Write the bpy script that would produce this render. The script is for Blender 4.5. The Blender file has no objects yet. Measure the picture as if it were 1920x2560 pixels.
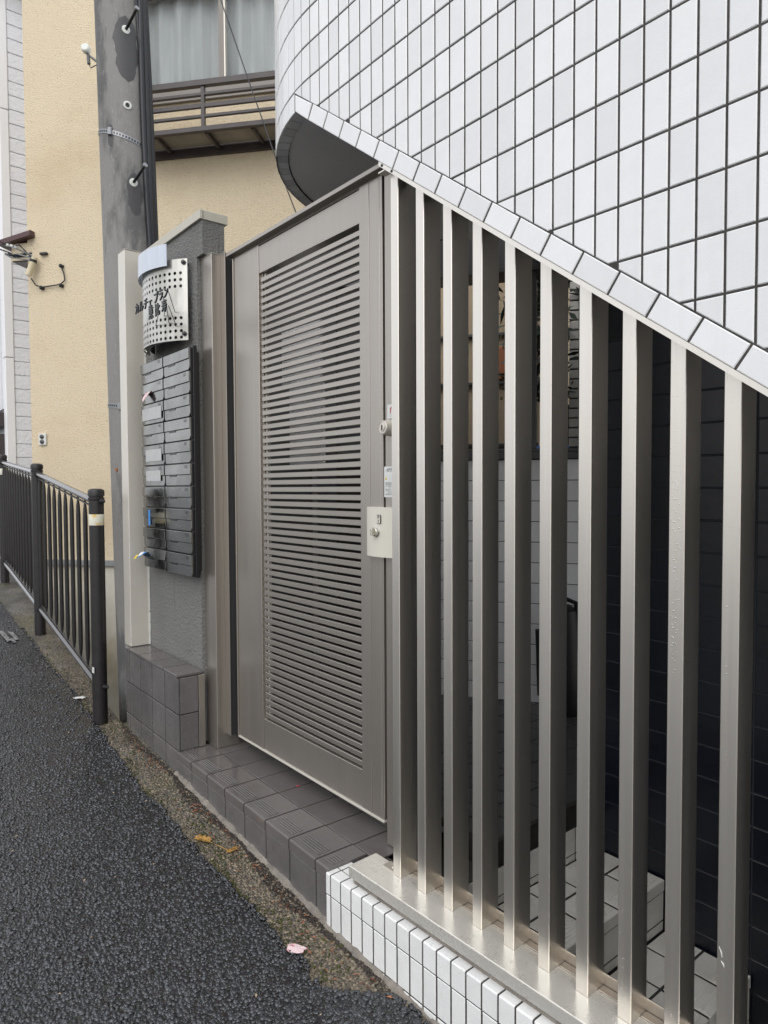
import bpy, bmesh, math, random
import numpy as np
from mathutils import Matrix, Vector
R = math.radians
random.seed(7)
rng = np.random.default_rng(7)
# All lengths are metres.  X runs along the facade, Y into the building, heights are measured from eye level.
sc = bpy.context.scene
col = sc.collection

# ------------------------------------------------------------------ camera
YAW, PIT, ROL = R(39.216), R(2.028), R(-0.259)
fw = Vector((-math.cos(YAW)*math.cos(PIT), math.sin(YAW)*math.cos(PIT), -math.sin(PIT)))
rt = Vector((math.sin(YAW), math.cos(YAW), 0))
up = rt.cross(fw)
r2 = rt*math.cos(ROL)+up*math.sin(ROL)
u2 = -rt*math.sin(ROL)+up*math.cos(ROL)
cd = bpy.data.cameras.new('camera')
cam = bpy.data.objects.new('camera', cd)
col.objects.link(cam)
cam.matrix_world = Matrix((r2, u2, -fw)).transposed().to_4x4()
cd.sensor_fit = 'HORIZONTAL'; cd.sensor_width = 36; cd.lens = 36*1707.5/1920
cd.clip_start = 0.02; cd.clip_end = 500
sc.camera = cam

# ------------------------------------------------------------------ overcast sky and soft sun
w = bpy.data.worlds.new('World'); sc.world = w; w.use_nodes = True
nt = w.node_tree; bg = nt.nodes['Background']
sky = nt.nodes.new('ShaderNodeTexSky'); sky.sky_type = 'NISHITA'; sky.sun_disc = False
sky.sun_elevation = R(44); sky.sun_rotation = R(205); sky.dust_density = 4; sky.air_density = 1.0; sky.ozone_density = 1.0
hs = nt.nodes.new('ShaderNodeHueSaturation'); hs.inputs['Saturation'].default_value = 0.38
cloud = nt.nodes.new('ShaderNodeMix'); cloud.data_type = 'RGBA'; cloud.inputs[0].default_value = 0.72   # closed cloud layer
cloud.inputs[7].default_value = (4.9, 5.0, 5.25, 1)
nt.links.new(sky.outputs[0], hs.inputs['Color']); nt.links.new(hs.outputs[0], cloud.inputs[6]); nt.links.new(cloud.outputs[2], bg.inputs[0])
bg.inputs[1].default_value = 0.15
sl = bpy.data.lights.new('sun', 'SUN'); sl.energy = 0.5; sl.angle = R(60); sl.color = (1, 0.985, 0.96)
so = bpy.data.objects.new('sun', sl); col.objects.link(so)
sd = Vector((0.36, -0.52, 0.77)).normalized()       # towards the sun: over the street
so.rotation_euler = sd.to_track_quat('Z', 'Y').to_euler()
sky.sun_rotation = math.atan2(sd.x, sd.y)
sc.view_settings.view_transform = 'Standard'; sc.view_settings.look = 'None'
sc.view_settings.exposure = 0.74; sc.view_settings.gamma = 1
sc.view_settings.use_curve_mapping = False
sc.cycles.use_denoising = True
sc.cycles.max_bounces = 8

# ------------------------------------------------------------------ materials
def mat(name, color, rough=0.5, metal=0.0, spec=0.5, var=0.0, vscale=4.0, bump=0.0, bscale=60.0, bdetail=4.0,
        color2=None, c2scale=3.0, c2lo=0.45, c2hi=0.6, stretch=(1, 1, 1), rvar=0.0, objrand=0.0, drops=0.0, dscale=90.0,
        island=0.0, coat=0.0, bdist=0.01, streak=0.0, streak_color=(0.1, 0.1, 0.1), spot=0.0, spot_color=(0.1, 0.1, 0.1), spot_scale=120):
    m = bpy.data.materials.new(name); m.use_nodes = True
    n = m.node_tree.nodes; l = m.node_tree.links
    b = n['Principled BSDF']
    b.inputs['Roughness'].default_value = rough; b.inputs['Metallic'].default_value = metal
    b.inputs['Specular IOR Level'].default_value = spec; b.inputs['Coat Weight'].default_value = coat
    b.inputs['Coat Roughness'].default_value = 0.08
    tc = n.new('ShaderNodeTexCoord'); mp = n.new('ShaderNodeMapping')
    geo = n.new('ShaderNodeNewGeometry')
    l.new(geo.outputs['Position'], mp.inputs['Vector'])
    mp.inputs['Scale'].default_value = stretch
    P = mp.outputs[0]
    def noise(scale, detail=4, rough_=0.6, vec=P):
        t = n.new('ShaderNodeTexNoise'); t.inputs['Scale'].default_value = scale
        t.inputs['Detail'].default_value = detail; t.inputs['Roughness'].default_value = rough_
        l.new(vec, t.inputs['Vector']); return t.outputs['Fac']
    def ramp(v, lo, hi):
        r = n.new('ShaderNodeMapRange'); r.inputs['From Min'].default_value = lo; r.inputs['From Max'].default_value = hi
        l.new(v, r.inputs['Value']); return r.outputs[0]
    def mix(f, a, c, blend='MIX'):
        x = n.new('ShaderNodeMix'); x.data_type = 'RGBA'; x.blend_type = blend
        for k, v in ((0, f), (6, a), (7, c)):
            if hasattr(v, 'is_linked'): l.new(v, x.inputs[k])
            else: x.inputs[k].default_value = v if k == 0 else (*v[:3], 1)
        return x.outputs[2]
    def math_(op, a, c):
        x = n.new('ShaderNodeMath'); x.operation = op
        for k, v in ((0, a), (1, c)):
            if hasattr(v, 'is_linked'): l.new(v, x.inputs[k])
            else: x.inputs[k].default_value = v
        return x.outputs[0]
    c = None
    if color2: c = mix(ramp(noise(c2scale, 6), c2lo, c2hi), color, color2)
    if var:
        f = ramp(noise(vscale, 6), 0.3, 0.7)
        lo = [x*(1-var) for x in color]; hi = [min(1, x*(1+var)) for x in color]
        if c is None: c = mix(f, lo, hi)
        else: c = mix(1.0, c, mix(f, (1-var,)*3, (1+var*.5,)*3), 'MULTIPLY')
    if streak:
        mp2 = n.new('ShaderNodeMapping'); mp2.inputs['Scale'].default_value = (1, 1, 0.04); l.new(geo.outputs['Position'], mp2.inputs['Vector'])
        s = ramp(noise(45, 5, 0.7, mp2.outputs[0]), 0.52, 0.72)
        s = math_('MULTIPLY', s, ramp(noise(2.2, 3), 0.35, 0.65))
        c = mix(math_('MULTIPLY', s, streak), c if c is not None else color, streak_color)
    if spot:
        s = ramp(noise(spot_scale, 3), 0.60, 0.72)
        c = mix(math_('MULTIPLY', s, spot), c if c is not None else color, spot_color)
    if objrand or island:
        if objrand:
            oi = n.new('ShaderNodeObjectInfo'); rv = oi.outputs['Random']
        else: rv = geo.outputs['Random Per Island']
        k = objrand or island
        g = n.new('ShaderNodeMapRange'); g.inputs['To Min'].default_value = 1-k; g.inputs['To Max'].default_value = 1+k*(2.0 if island > .4 else 0.6)
        l.new(rv, g.inputs['Value'])
        cc = n.new('ShaderNodeCombineColor')
        for i in range(3): l.new(g.outputs[0], cc.inputs[i])
        c = mix(1.0, c if c is not None else color, cc.outputs[0], 'MULTIPLY')
    if c is not None: l.new(c, b.inputs['Base Color'])
    else: b.inputs['Base Color'].default_value = (*color, 1)
    if rvar:
        rr = n.new('ShaderNodeMapRange'); rr.inputs['From Min'].default_value = .3; rr.inputs['From Max'].default_value = .7
        rr.inputs['To Min'].default_value = max(0.02, rough-rvar); rr.inputs['To Max'].default_value = min(1, rough+rvar)
        l.new(noise(6, 5), rr.inputs['Value']); l.new(rr.outputs[0], b.inputs['Roughness'])
    nrm = None
    if bump:
        bp = n.new('ShaderNodeBump'); bp.inputs['Strength'].default_value = bump; bp.inputs['Distance'].default_value = bdist
        l.new(noise(bscale, bdetail), bp.inputs['Height']); nrm = bp.outputs[0]
    if drops:
        v = n.new('ShaderNodeTexVoronoi'); v.inputs['Scale'].default_value = dscale; l.new(geo.outputs['Position'], v.inputs['Vector'])
        d = ramp(v.outputs['Distance'], 0.24, 0.0)
        msk = ramp(noise(9, 4), 0.5, 0.62)
        d = math_('MULTIPLY', d, msk)
        bp = n.new('ShaderNodeBump'); bp.inputs['Strength'].default_value = drops; bp.inputs['Distance'].default_value = 0.002
        l.new(d, bp.inputs['Height'])
        if nrm is not None: l.new(nrm, bp.inputs['Normal'])
        nrm = bp.outputs[0]
    if nrm is not None: l.new(nrm, b.inputs['Normal'])
    return m

M = {}
M['white_tile'] = mat('white_tile', (0.77, 0.78, 0.79), 0.28, var=0.02, vscale=30, bump=0.16, bscale=330, bdist=0.002, objrand=0.07, streak=0.10, streak_color=(0.5, 0.5, 0.48))
M['white_tile_wet'] = mat('white_tile_wet', (0.76, 0.77, 0.76), 0.22, var=0.05, vscale=18, bump=0.25, bscale=170, bdist=0.003, objrand=0.05, drops=1.0, dscale=130, spot=0.35, spot_color=(0.45, 0.45, 0.42), spot_scale=260)
M['grout'] = mat('grout', (0.052, 0.048, 0.045), 0.9, var=0.35, vscale=40, bump=0.5, bscale=200, bdist=0.003)
M['grout_dark'] = mat('grout_dark', (0.026, 0.024, 0.022), 0.8, var=0.3, vscale=40)
M['soffit'] = mat('soffit', (0.72, 0.73, 0.75), 0.75, var=0.08, vscale=3, bump=0.4, bscale=120, bdist=0.004)
M['soffit_tile'] = mat('soffit_tile', (0.62, 0.635, 0.66), 0.4, objrand=0.2)
AL = dict(metal=0.96, spec=0.5)
M['alu'] = mat('bronze_aluminium', (0.74, 0.70, 0.635), 0.34, var=0.02, vscale=9, stretch=(8, 8, 0.15), rvar=0.03, **AL)
M['alu_wet'] = mat('bronze_aluminium_wet', (0.74, 0.70, 0.635), 0.34, var=0.025, vscale=9, stretch=(8, 8, 0.15), rvar=0.04, drops=0.35, dscale=150, **AL)
M['gate'] = mat('shaded_taupe_gate_aluminium', (0.41, 0.378, 0.338), 0.34, var=0.025, vscale=9, stretch=(8, 8, 0.15), rvar=0.04, drops=0.5, dscale=150, metal=0.8)  # taupe tone, darkened further: shade under the landing is mixed into the colour
M['gate_slat'] = mat('shaded_taupe_slat_aluminium', (0.41, 0.378, 0.338), 0.34, var=0.03, vscale=14, stretch=(.5, 8, 6), objrand=0.05, metal=0.8)  # slats carry the same landing shade in their base colour
M['alu_sill'] = mat('pale_aluminium_sill', (0.86, 0.835, 0.77), 0.26, var=0.06, vscale=5, rvar=0.1, drops=0.5, dscale=120, spot=0.25, spot_color=(0.2, 0.18, 0.15), spot_scale=55, metal=0.6, spec=0.5)
M['alu_light'] = mat('cream_painted_metal', (0.64, 0.61, 0.545), 0.4, metal=0.3, var=0.03)
M['alu_dark'] = mat('dark_aluminium', (0.09, 0.09, 0.092), 0.4, metal=0.6)
M['cream'] = mat('cream_enamel', (0.66, 0.64, 0.56), 0.32, var=0.02)
M['steel'] = mat('polished_steel', (0.62, 0.61, 0.57), 0.12, metal=1.0)
M['steel_mail'] = mat('brushed_steel_flap', (0.27, 0.27, 0.26), 0.15, metal=1.0, var=0.2, vscale=7, rvar=0.12, bump=0.12, bscale=9, bdist=0.01, objrand=0.12, drops=1.0, dscale=170)
M['steel_plate'] = mat('stainless_plate', (0.55, 0.54, 0.50), 0.34, metal=0.9, color2=(0.25, 0.24, 0.2), c2scale=9, c2lo=0.5, c2hi=0.78, stretch=(1, 1, 0.35), drops=0.6, dscale=140)
M['pale_blue'] = mat('pale_blue_acrylic', (0.56, 0.61, 0.70), 0.2, var=0.08, vscale=12, stretch=(3, 3, 0.3), drops=1.0, dscale=110)
M['black'] = mat('black_paint', (0.012, 0.012, 0.014), 0.4)
M['black_plastic'] = mat('black_plastic', (0.006, 0.006, 0.008), 0.3)
M['letter'] = mat('black_lettering', (0.03, 0.032, 0.034), 0.35, metal=0.4)
M['ink'] = mat('printed_ink', (0.03, 0.03, 0.035), 0.6)
M['lobby_dark'] = mat('dark_grey_lobby_paint', (0.055, 0.055, 0.058), 0.7, var=0.1)
M['render'] = mat('grey_rendered_wall', (0.185, 0.186, 0.178), 0.8, var=0.12, vscale=3, bump=1.0, bscale=95, bdist=0.012, streak=0.75, streak_color=(0.085, 0.085, 0.08))
M['cap'] = mat('cream_coping', (0.50, 0.48, 0.41), 0.5, var=0.05)
M['brown_tile'] = mat('brown_grey_tile', (0.122, 0.115, 0.114), 0.26, var=0.14, vscale=9, rvar=0.1, objrand=0.12, bump=0.06, bscale=60, bdist=0.002, spot=0.12, spot_color=(0.25, 0.25, 0.24), spot_scale=60)
M['tread_tile'] = mat('wet_brown_tread_tile', (0.125, 0.115, 0.112), 0.13, var=0.1, vscale=6, rvar=0.1, objrand=0.07, spot=0.15, spot_color=(0.2, 0.2, 0.19), spot_scale=70)
M['navy_tile'] = mat('dark_navy_tile', (0.006, 0.008, 0.015), 0.3, objrand=0.2, bump=0.25, bscale=25, bdist=0.004)
M['navy_grout'] = mat('navy_grout', (0.024, 0.027, 0.034), 0.7)
M['lobby_tile'] = mat('pale_grey_lobby_tile', (0.76, 0.77, 0.79), 0.35, objrand=0.07)
M['step_tile'] = mat('off_white_step_tile', (0.84, 0.83, 0.79), 0.42, objrand=0.07, color2=(0.74, 0.72, 0.66), c2scale=5, bump=0.3, bscale=90, bdist=0.003)
M['step_grout'] = mat('step_grout', (0.045, 0.044, 0.04), 0.85)
M['floor_tile'] = mat('dark_floor_tile', (0.05, 0.05, 0.05), 0.32, objrand=0.15)
M['rail'] = mat('dark_brown_rail_paint', (0.016, 0.014, 0.014), 0.42, var=0.25, vscale=25, bump=0.15, bscale=150, bdist=0.002, spot=0.2, spot_color=(0.07, 0.06, 0.05), spot_scale=80)
M['rail_tube'] = mat('bronze_rail_tube', (0.045, 0.042, 0.040), 0.24, coat=0.5)
M['reflector'] = mat('worn_white_reflective_tape', (0.70, 0.70, 0.60), 0.5, color2=(0.62, 0.45, 0.12), c2scale=16, c2lo=0.5, c2hi=0.62)
M['concrete'] = mat('weathered_concrete', (0.58, 0.555, 0.48), 0.85, var=0.15, vscale=3, bump=0.3, bscale=70, bdist=0.004, streak=0.5, streak_color=(0.36, 0.33, 0.25), color2=(0.46, 0.41, 0.29), c2scale=1.3)
M['pole'] = mat('utility_pole_concrete', (0.22, 0.215, 0.205), 0.7, color2=(0.11, 0.11, 0.11), c2scale=3.2, c2lo=0.47, c2hi=0.53, stretch=(1, 1, 0.28), var=0.2, bump=0.5, bscale=90, bdist=0.005, spot=0.5, spot_color=(0.40, 0.40, 0.38), spot_scale=120)
M['wet_patch'] = mat('wet_concrete_patch', (0.055, 0.055, 0.058), 0.5, bump=0.4, bscale=90, bdist=0.004)
M['galv'] = mat('galvanised_steel', (0.30, 0.31, 0.32), 0.45, metal=0.8)
M['stucco'] = mat('cream_stucco', (0.82, 0.70, 0.505), 0.85, bump=1.0, bscale=70, bdetail=3, bdist=0.018, spot=0.7, spot_color=(0.24, 0.17, 0.09), spot_scale=75, stretch=(1, 1, 1.8), color2=(0.72, 0.58, 0.39), c2scale=0.7, c2lo=0.5, c2hi=0.75)
M['siding'] = mat('pale_grey_siding', (0.78, 0.80, 0.85), 0.6, bump=0.5, bscale=26, bdetail=6, bdist=0.025, objrand=0.03)
M['trim_white'] = mat('white_corner_trim', (0.82, 0.83, 0.85), 0.5)
M['bronze'] = mat('dark_bronze_metal', (0.050, 0.040, 0.040), 0.35, var=0.2, vscale=8)
M['sash'] = mat('grey_brown_sash', (0.20, 0.18, 0.16), 0.4)
M['corrugated'] = mat('translucent_corrugated', (0.30, 0.27, 0.22), 0.4, var=0.2)
M['maroon'] = mat('maroon_flashing', (0.075, 0.032, 0.035), 0.3, var=0.15)
M['curtain'] = mat('white_curtain', (0.46, 0.475, 0.48), 0.9, var=0.12, vscale=6, stretch=(1, 1, 0.2))
M['cable'] = mat('black_cable', (0.012, 0.014, 0.02), 0.45)
M['cream_plastic'] = mat('cream_plastic', (0.60, 0.53, 0.36), 0.4)
M['dish'] = mat('pale_dish', (0.68, 0.70, 0.66), 0.4)
M['leafg'] = mat('dark_green_leaf', (0.012, 0.022, 0.012), 0.35, island=0.5)
M['brick_white'] = mat('white_brick', (0.55, 0.54, 0.51), 0.8, objrand=0.1)
M['tan'] = mat('tan_wall', (0.38, 0.30, 0.20), 0.8, bump=0.5, bscale=60)
M['orange_brown'] = mat('orange_brown_panel', (0.30, 0.11, 0.04), 0.6)
M['blue'] = mat('blue_tarpaulin', (0.03, 0.12, 0.40), 0.5)
M['blue_tape'] = mat('blue_tape', (0.05, 0.28, 0.72), 0.5)
M['paper'] = mat('white_paper', (0.66, 0.67, 0.66), 0.6, var=0.06, vscale=40)
M['grey_tape'] = mat('pale_grey_tape', (0.45, 0.455, 0.45), 0.4, var=0.06, vscale=30)
M['pink_paper'] = mat('pink_printed_paper', (0.70, 0.55, 0.56), 0.6, color2=(0.55, 0.16, 0.20), c2scale=60, c2lo=0.5, c2hi=0.62)
M['red'] = mat('red_print', (0.50, 0.04, 0.06), 0.6)
M['yellow'] = mat('yellow_print', (0.65, 0.50, 0.05), 0.6)
M['leaf_y'] = mat('ochre_leaf', (0.42, 0.24, 0.05), 0.5, color2=(0.16, 0.07, 0.02), c2scale=60)
M['leaf_r'] = mat('red_brown_leaf', (0.17, 0.065, 0.03), 0.5, island=0.5)
M['paint_mark'] = mat('worn_white_road_paint', (0.26, 0.26, 0.26), 0.8, color2=(0.05, 0.05, 0.05), c2scale=60, c2lo=0.42, c2hi=0.6)
M['bag'] = mat('black_nylon', (0.006, 0.006, 0.007), 0.5)
M['asphalt_stone'] = mat('wet_black_aggregate', (0.020, 0.022, 0.0265), 0.2, island=0.6, coat=0.35, spec=0.6)
M['gutter_stone'] = mat('exposed_river_aggregate', (0.105, 0.086, 0.060), 0.33, island=0.65, coat=0.25)
M['moss'] = mat('wet_moss', (0.06, 0.065, 0.015), 0.8, island=0.4)

def ground_mat(name, base, base2, bs1, rough, vor, strength, dist, moss=None):
    m = bpy.data.materials.new(name); m.use_nodes = True
    n = m.node_tree.nodes; l = m.node_tree.links; b = n['Principled BSDF']
    geo = n.new('ShaderNodeNewGeometry')
    v = n.new('ShaderNodeTexVoronoi'); v.inputs['Scale'].default_value = vor; l.new(geo.outputs['Position'], v.inputs['Vector'])
    no = n.new('ShaderNodeTexNoise'); no.inputs['Scale'].default_value = bs1; no.inputs['Detail'].default_value = 6; l.new(geo.outputs['Position'], no.inputs['Vector'])
    mx = n.new('ShaderNodeMix'); mx.data_type = 'RGBA'; mx.inputs[6].default_value = (*base, 1); mx.inputs[7].default_value = (*base2, 1)
    mr = n.new('ShaderNodeMapRange'); mr.inputs['From Min'].default_value = .35; mr.inputs['From Max'].default_value = .65
    l.new(no.outputs['Fac'], mr.inputs['Value']); l.new(mr.outputs[0], mx.inputs[0])
    m2 = n.new('ShaderNodeMix'); m2.data_type = 'RGBA'; m2.blend_type = 'MULTIPLY'; m2.inputs[0].default_value = 0.75
    l.new(mx.outputs[2], m2.inputs[6]); l.new(v.outputs['Color'], m2.inputs[7])
    hsv = n.new('ShaderNodeHueSaturation'); hsv.inputs['Saturation'].default_value = 0.45; hsv.inputs['Value'].default_value = 1.7
    l.new(m2.outputs[2], hsv.inputs['Color'])
    outc = hsv.outputs[0]
    if moss:
        n3 = n.new('ShaderNodeTexNoise'); n3.inputs['Scale'].default_value = 3.1; n3.inputs['Detail'].default_value = 8; l.new(geo.outputs['Position'], n3.inputs['Vector'])
        r3 = n.new('ShaderNodeMapRange'); r3.inputs['From Min'].default_value = .52; r3.inputs['From Max'].default_value = .68; l.new(n3.outputs['Fac'], r3.inputs['Value'])
        m4 = n.new('ShaderNodeMix'); m4.data_type = 'RGBA'; l.new(r3.outputs[0], m4.inputs[0]); l.new(outc, m4.inputs[6]); m4.inputs[7].default_value = (*moss, 1)
        outc = m4.outputs[2]
    l.new(outc, b.inputs['Base Color'])
    b.inputs['Roughness'].default_value = rough
    bp = n.new('ShaderNodeBump'); bp.inputs['Strength'].default_value = strength; bp.inputs['Distance'].default_value = dist; bp.invert = True
    l.new(v.outputs['Distance'], bp.inputs['Height']); l.new(bp.outputs[0], b.inputs['Normal'])
    return m
M['asphalt'] = ground_mat('wet_asphalt', (0.010, 0.0105, 0.012), (0.016, 0.016, 0.018), 4, 0.24, 105, 0.35, 0.008)
M['gutter'] = ground_mat('wet_exposed_aggregate', (0.125, 0.100, 0.066), (0.035, 0.028, 0.018), 7, 0.34, 120, 0.9, 0.008, moss=(0.075, 0.075, 0.03))
M['mortar'] = mat('curb_mortar', (0.21, 0.19, 0.165), 0.9, var=0.3, vscale=25, bump=0.8, bscale=60, bdist=0.01)

# glass for the upper window
gm = bpy.data.materials.new('window_glass'); gm.use_nodes = True
b_ = gm.node_tree.nodes['Principled BSDF']
b_.inputs['Base Color'].default_value = (0.90, 0.92, 0.92, 1); b_.inputs['Roughness'].default_value = 0.05
b_.inputs['Transmission Weight'].default_value = 1.0; b_.inputs['IOR'].default_value = 1.12
M['glass'] = gm

# ------------------------------------------------------------------ helpers
class Fr:                                   # a local frame: a along, b back (away from the street), c up
    def __init__(s, o=(0, 0, 0), ang=0.0):
        s.o = Vector(o); s.ang = ang
        s.u = Vector((math.cos(ang), math.sin(ang), 0)); s.v = Vector((-math.sin(ang), math.cos(ang), 0))
    def p(s, a, b, c): return s.o + s.u*a + s.v*b + Vector((0, 0, c))
W0 = Fr()
class MB:
    def __init__(s): s.v = []; s.f = []
    def add(s, vs, fs):
        n = len(s.v); s.v += [tuple(x) for x in vs]; s.f += [tuple(i+n for i in f) for f in fs]; return s
    def box(s, a0, a1, b0, b1, c0, c1, fr=W0, bev=0.0):
        if not bev:
            P = [fr.p(a, b, c) for c in (c0, c1) for a, b in ((a0, b0), (a1, b0), (a1, b1), (a0, b1))]
            return s.add(P, [(3, 2, 1, 0), (4, 5, 6, 7), (0, 1, 5, 4), (1, 2, 6, 5), (2, 3, 7, 6), (3, 0, 4, 7)])
        bev = min(bev, abs(a1-a0)*.45, abs(b1-b0)*.45, abs(c1-c0)*.45)
        V = []; idx = {}
        for i, (x, sx) in enumerate(((a0, 1), (a1, -1))):
            for j, (y, sy) in enumerate(((b0, 1), (b1, -1))):
                for k, (z, sz) in enumerate(((c0, 1), (c1, -1))):
                    for ax in range(3):
                        q = [x+sx*bev, y+sy*bev, z+sz*bev]; q[ax] = (x, y, z)[ax]
                        idx[i, j, k, ax] = len(V); V.append(fr.p(*q))
        g = lambda i, j, k, ax: idx[i, j, k, ax]
        F = []
        for e in (0, 1):
            F.append([g(e, 0, 0, 0), g(e, 1, 0, 0), g(e, 1, 1, 0), g(e, 0, 1, 0)])
            F.append([g(0, e, 0, 1), g(1, e, 0, 1), g(1, e, 1, 1), g(0, e, 1, 1)])
            F.append([g(0, 0, e, 2), g(1, 0, e, 2), g(1, 1, e, 2), g(0, 1, e, 2)])
            for h in (0, 1):
                F.append([g(e, h, 0, 0), g(e, h, 1, 0), g(e, h, 1, 1), g(e, h, 0, 1)])
                F.append([g(e, 0, h, 0), g(e, 1, h, 0), g(e, 1, h, 2), g(e, 0, h, 2)])
                F.append([g(0, e, h, 1), g(1, e, h, 1), g(1, e, h, 2), g(0, e, h, 2)])
        for i in (0, 1):
            for j in (0, 1):
                for k in (0, 1): F.append([g(i, j, k, 0), g(i, j, k, 1), g(i, j, k, 2)])
        return s.add(V, F)
    def slab(s, poly, b0, b1, fr=W0, bev=0.0):   # polygon in (a, c), face at b1 (towards the street when b1 < b0)
        n = len(poly)
        ar = sum(poly[i][0]*poly[(i+1) % n][1]-poly[(i+1) % n][0]*poly[i][1] for i in range(n))
        if ar < 0: poly = poly[::-1]
        sg = 1 if b1 > b0 else -1
        inn = inset(poly, bev) if bev else poly
        V = [fr.p(a, b0, c) for a, c in poly]+[fr.p(a, b1-sg*bev*.8, c) for a, c in poly]
        F = [tuple(range(n))] + [(i, (i+1) % n, n+(i+1) % n, n+i) for i in range(n)]
        if bev:
            V += [fr.p(a, b1, c) for a, c in inn]
            F += [(n+i, n+(i+1) % n, 2*n+(i+1) % n, 2*n+i) for i in range(n)] + [tuple(range(2*n, 3*n))]
        else: F += [tuple(range(n, 2*n))]
        return s.add(V, F)
    def prism(s, poly, c0, c1, fr=W0):           # polygon in (a, b), extruded upward
        n = len(poly)
        V = [fr.p(a, b, c0) for a, b in poly]+[fr.p(a, b, c1) for a, b in poly]
        return s.add(V, [tuple(range(n)), tuple(range(n, 2*n))]+[(i, (i+1) % n, n+(i+1) % n, n+i) for i in range(n)])
    def tube(s, pts, r, n=10, cap=True):
        pts = [Vector(p) for p in pts]; rs = r if isinstance(r, (list, tuple)) else [r]*len(pts)
        V = []; F = []; prev = None
        for i, p in enumerate(pts):
            d = (pts[min(i+1, len(pts)-1)]-pts[max(i-1, 0)]).normalized()
            a = prev if prev is not None else (Vector((0, 0, 1)) if abs(d.z) < .9 else Vector((1, 0, 0)))
            x = (a-d*a.dot(d)).normalized(); y = d.cross(x); prev = x
            V += [p+(x*math.cos(2*math.pi*k/n)+y*math.sin(2*math.pi*k/n))*rs[i] for k in range(n)]
        for i in range(len(pts)-1):
            F += [(i*n+k, i*n+(k+1) % n, (i+1)*n+(k+1) % n, (i+1)*n+k) for k in range(n)]
        if cap: F += [tuple(range(n)), tuple(range((len(pts)-1)*n, len(pts)*n))]
        return s.add(V, F)
    def lathe(s, prof, o, axis=(0, 0, 1), n=20):  # prof: (radius, distance along axis)
        o = Vector(o); ax = Vector(axis).normalized()
        return s.tube([o+ax*h for _, h in prof], [max(r, 1e-4) for r, _ in prof], n) if False else s._lathe(prof, o, ax, n)
    def _lathe(s, prof, o, ax, n):
        a = Vector((0, 0, 1)) if abs(ax.z) < .9 else Vector((1, 0, 0))
        x = (a-ax*a.dot(ax)).normalized(); y = ax.cross(x)
        V = [o+ax*h+(x*math.cos(2*math.pi*k/n)+y*math.sin(2*math.pi*k/n))*r for r, h in prof for k in range(n)]
        F = [(i*n+k, i*n+(k+1) % n, (i+1)*n+(k+1) % n, (i+1)*n+k) for i in range(len(prof)-1) for k in range(n)]
        F += [tuple(range(n)), tuple(range((len(prof)-1)*n, len(prof)*n))]
        return s.add(V, F)
    def mesh(s, name, m, smooth=False, off=Vector((0, 0, 0))):
        me = bpy.data.meshes.new(name)
        me.from_pydata([(x-off.x, y-off.y, z-off.z) for x, y, z in s.v], [], s.f)
        bm = bmesh.new(); bm.from_mesh(me); bmesh.ops.recalc_face_normals(bm, faces=bm.faces); bm.to_mesh(me); bm.free()
        if m: me.materials.append(M[m])
        if smooth:
            me.polygons.foreach_set('use_smooth', [True]*len(me.polygons))
            me.set_sharp_from_angle(angle=R(38))
        return me
    def build(s, name, m, parent=None, smooth=False, **kw):
        off = worldloc(parent) if parent else Vector((0, 0, 0))
        o = bpy.data.objects.new(name, s.mesh(name, m, smooth, off)); col.objects.link(o)
        if parent: o.parent = parent
        for k, v in kw.items(): o[k] = v
        return o
def worldloc(o):
    p = Vector(o.location)
    while o.parent: o = o.parent; p = p+Vector(o.location)
    return p
def inset(poly, d):
    n = len(poly); out = []
    for i in range(n):
        p0, p1, p2 = (Vector(poly[(i-1) % n]), Vector(poly[i]), Vector(poly[(i+1) % n]))
        e1 = (p1-p0).normalized(); e2 = (p2-p1).normalized()
        n1 = Vector((-e1.y, e1.x)); n2 = Vector((-e2.y, e2.x))
        b = (n1+n2); k = max(0.35, 1+n1.dot(n2)); out.append(tuple(p1+b*(d/k)))
    return out
def thing(name, loc, label, cat, group=None):
    o = bpy.data.objects.new(name, None); col.objects.link(o); o.location = loc; o.empty_display_size = 0.05
    o['label'] = label; o['category'] = cat
    if group: o['group'] = group
    return o
def tag(o, label, cat, group=None):
    o['label'] = label; o['category'] = cat
    if group: o['group'] = group
    return o
def place(name, me, loc, parent=None, rz=0.0):
    o = bpy.data.objects.new(name, me); col.objects.link(o)
    o.location = Vector(loc)-(worldloc(parent) if parent else Vector((0, 0, 0))); o.rotation_euler = (0, 0, rz)
    if parent: o.parent = parent
    return o
def clip(poly, a, b, c):                     # keep a*x + b*z + c >= 0
    out = []
    for i in range(len(poly)):
        p, q = poly[i], poly[(i+1) % len(poly)]
        dp, dq = a*p[0]+b*p[1]+c, a*q[0]+b*q[1]+c
        if dp >= 0: out.append(p)
        if dp*dq < 0:
            t = dp/(dp-dq); out.append((p[0]+(q[0]-p[0])*t, p[1]+(q[1]-p[1])*t))
    return out
_tc = {}
def tile(name, poly, t, bev, m, loc, rz, parent, key=None):   # poly about its own origin in (a, c); front at b = -t
    k = (tuple((round(x, 4), round(y, 4)) for x, y in poly), t, bev, m)
    me = _tc.get(k)
    if me is None:
        me = MB().slab(poly, 0, -t, W0, bev).mesh(name, m); _tc[k] = me
    return place(name, me, loc, parent, rz)
def rect(w_, h_): return [(-w_/2, -h_/2), (w_/2, -h_/2), (w_/2, h_/2), (-w_/2, h_/2)]
def on_screen(P, m=0.04):
    P = Vector(P); d = P.dot(fw)
    if d < .05: return False
    x = .5+P.dot(r2)/d*1707.5/1920; y = .5-P.dot(u2)/d*1707.5/2560
    return -m < x < 1+m and -m < y < 1+m
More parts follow.
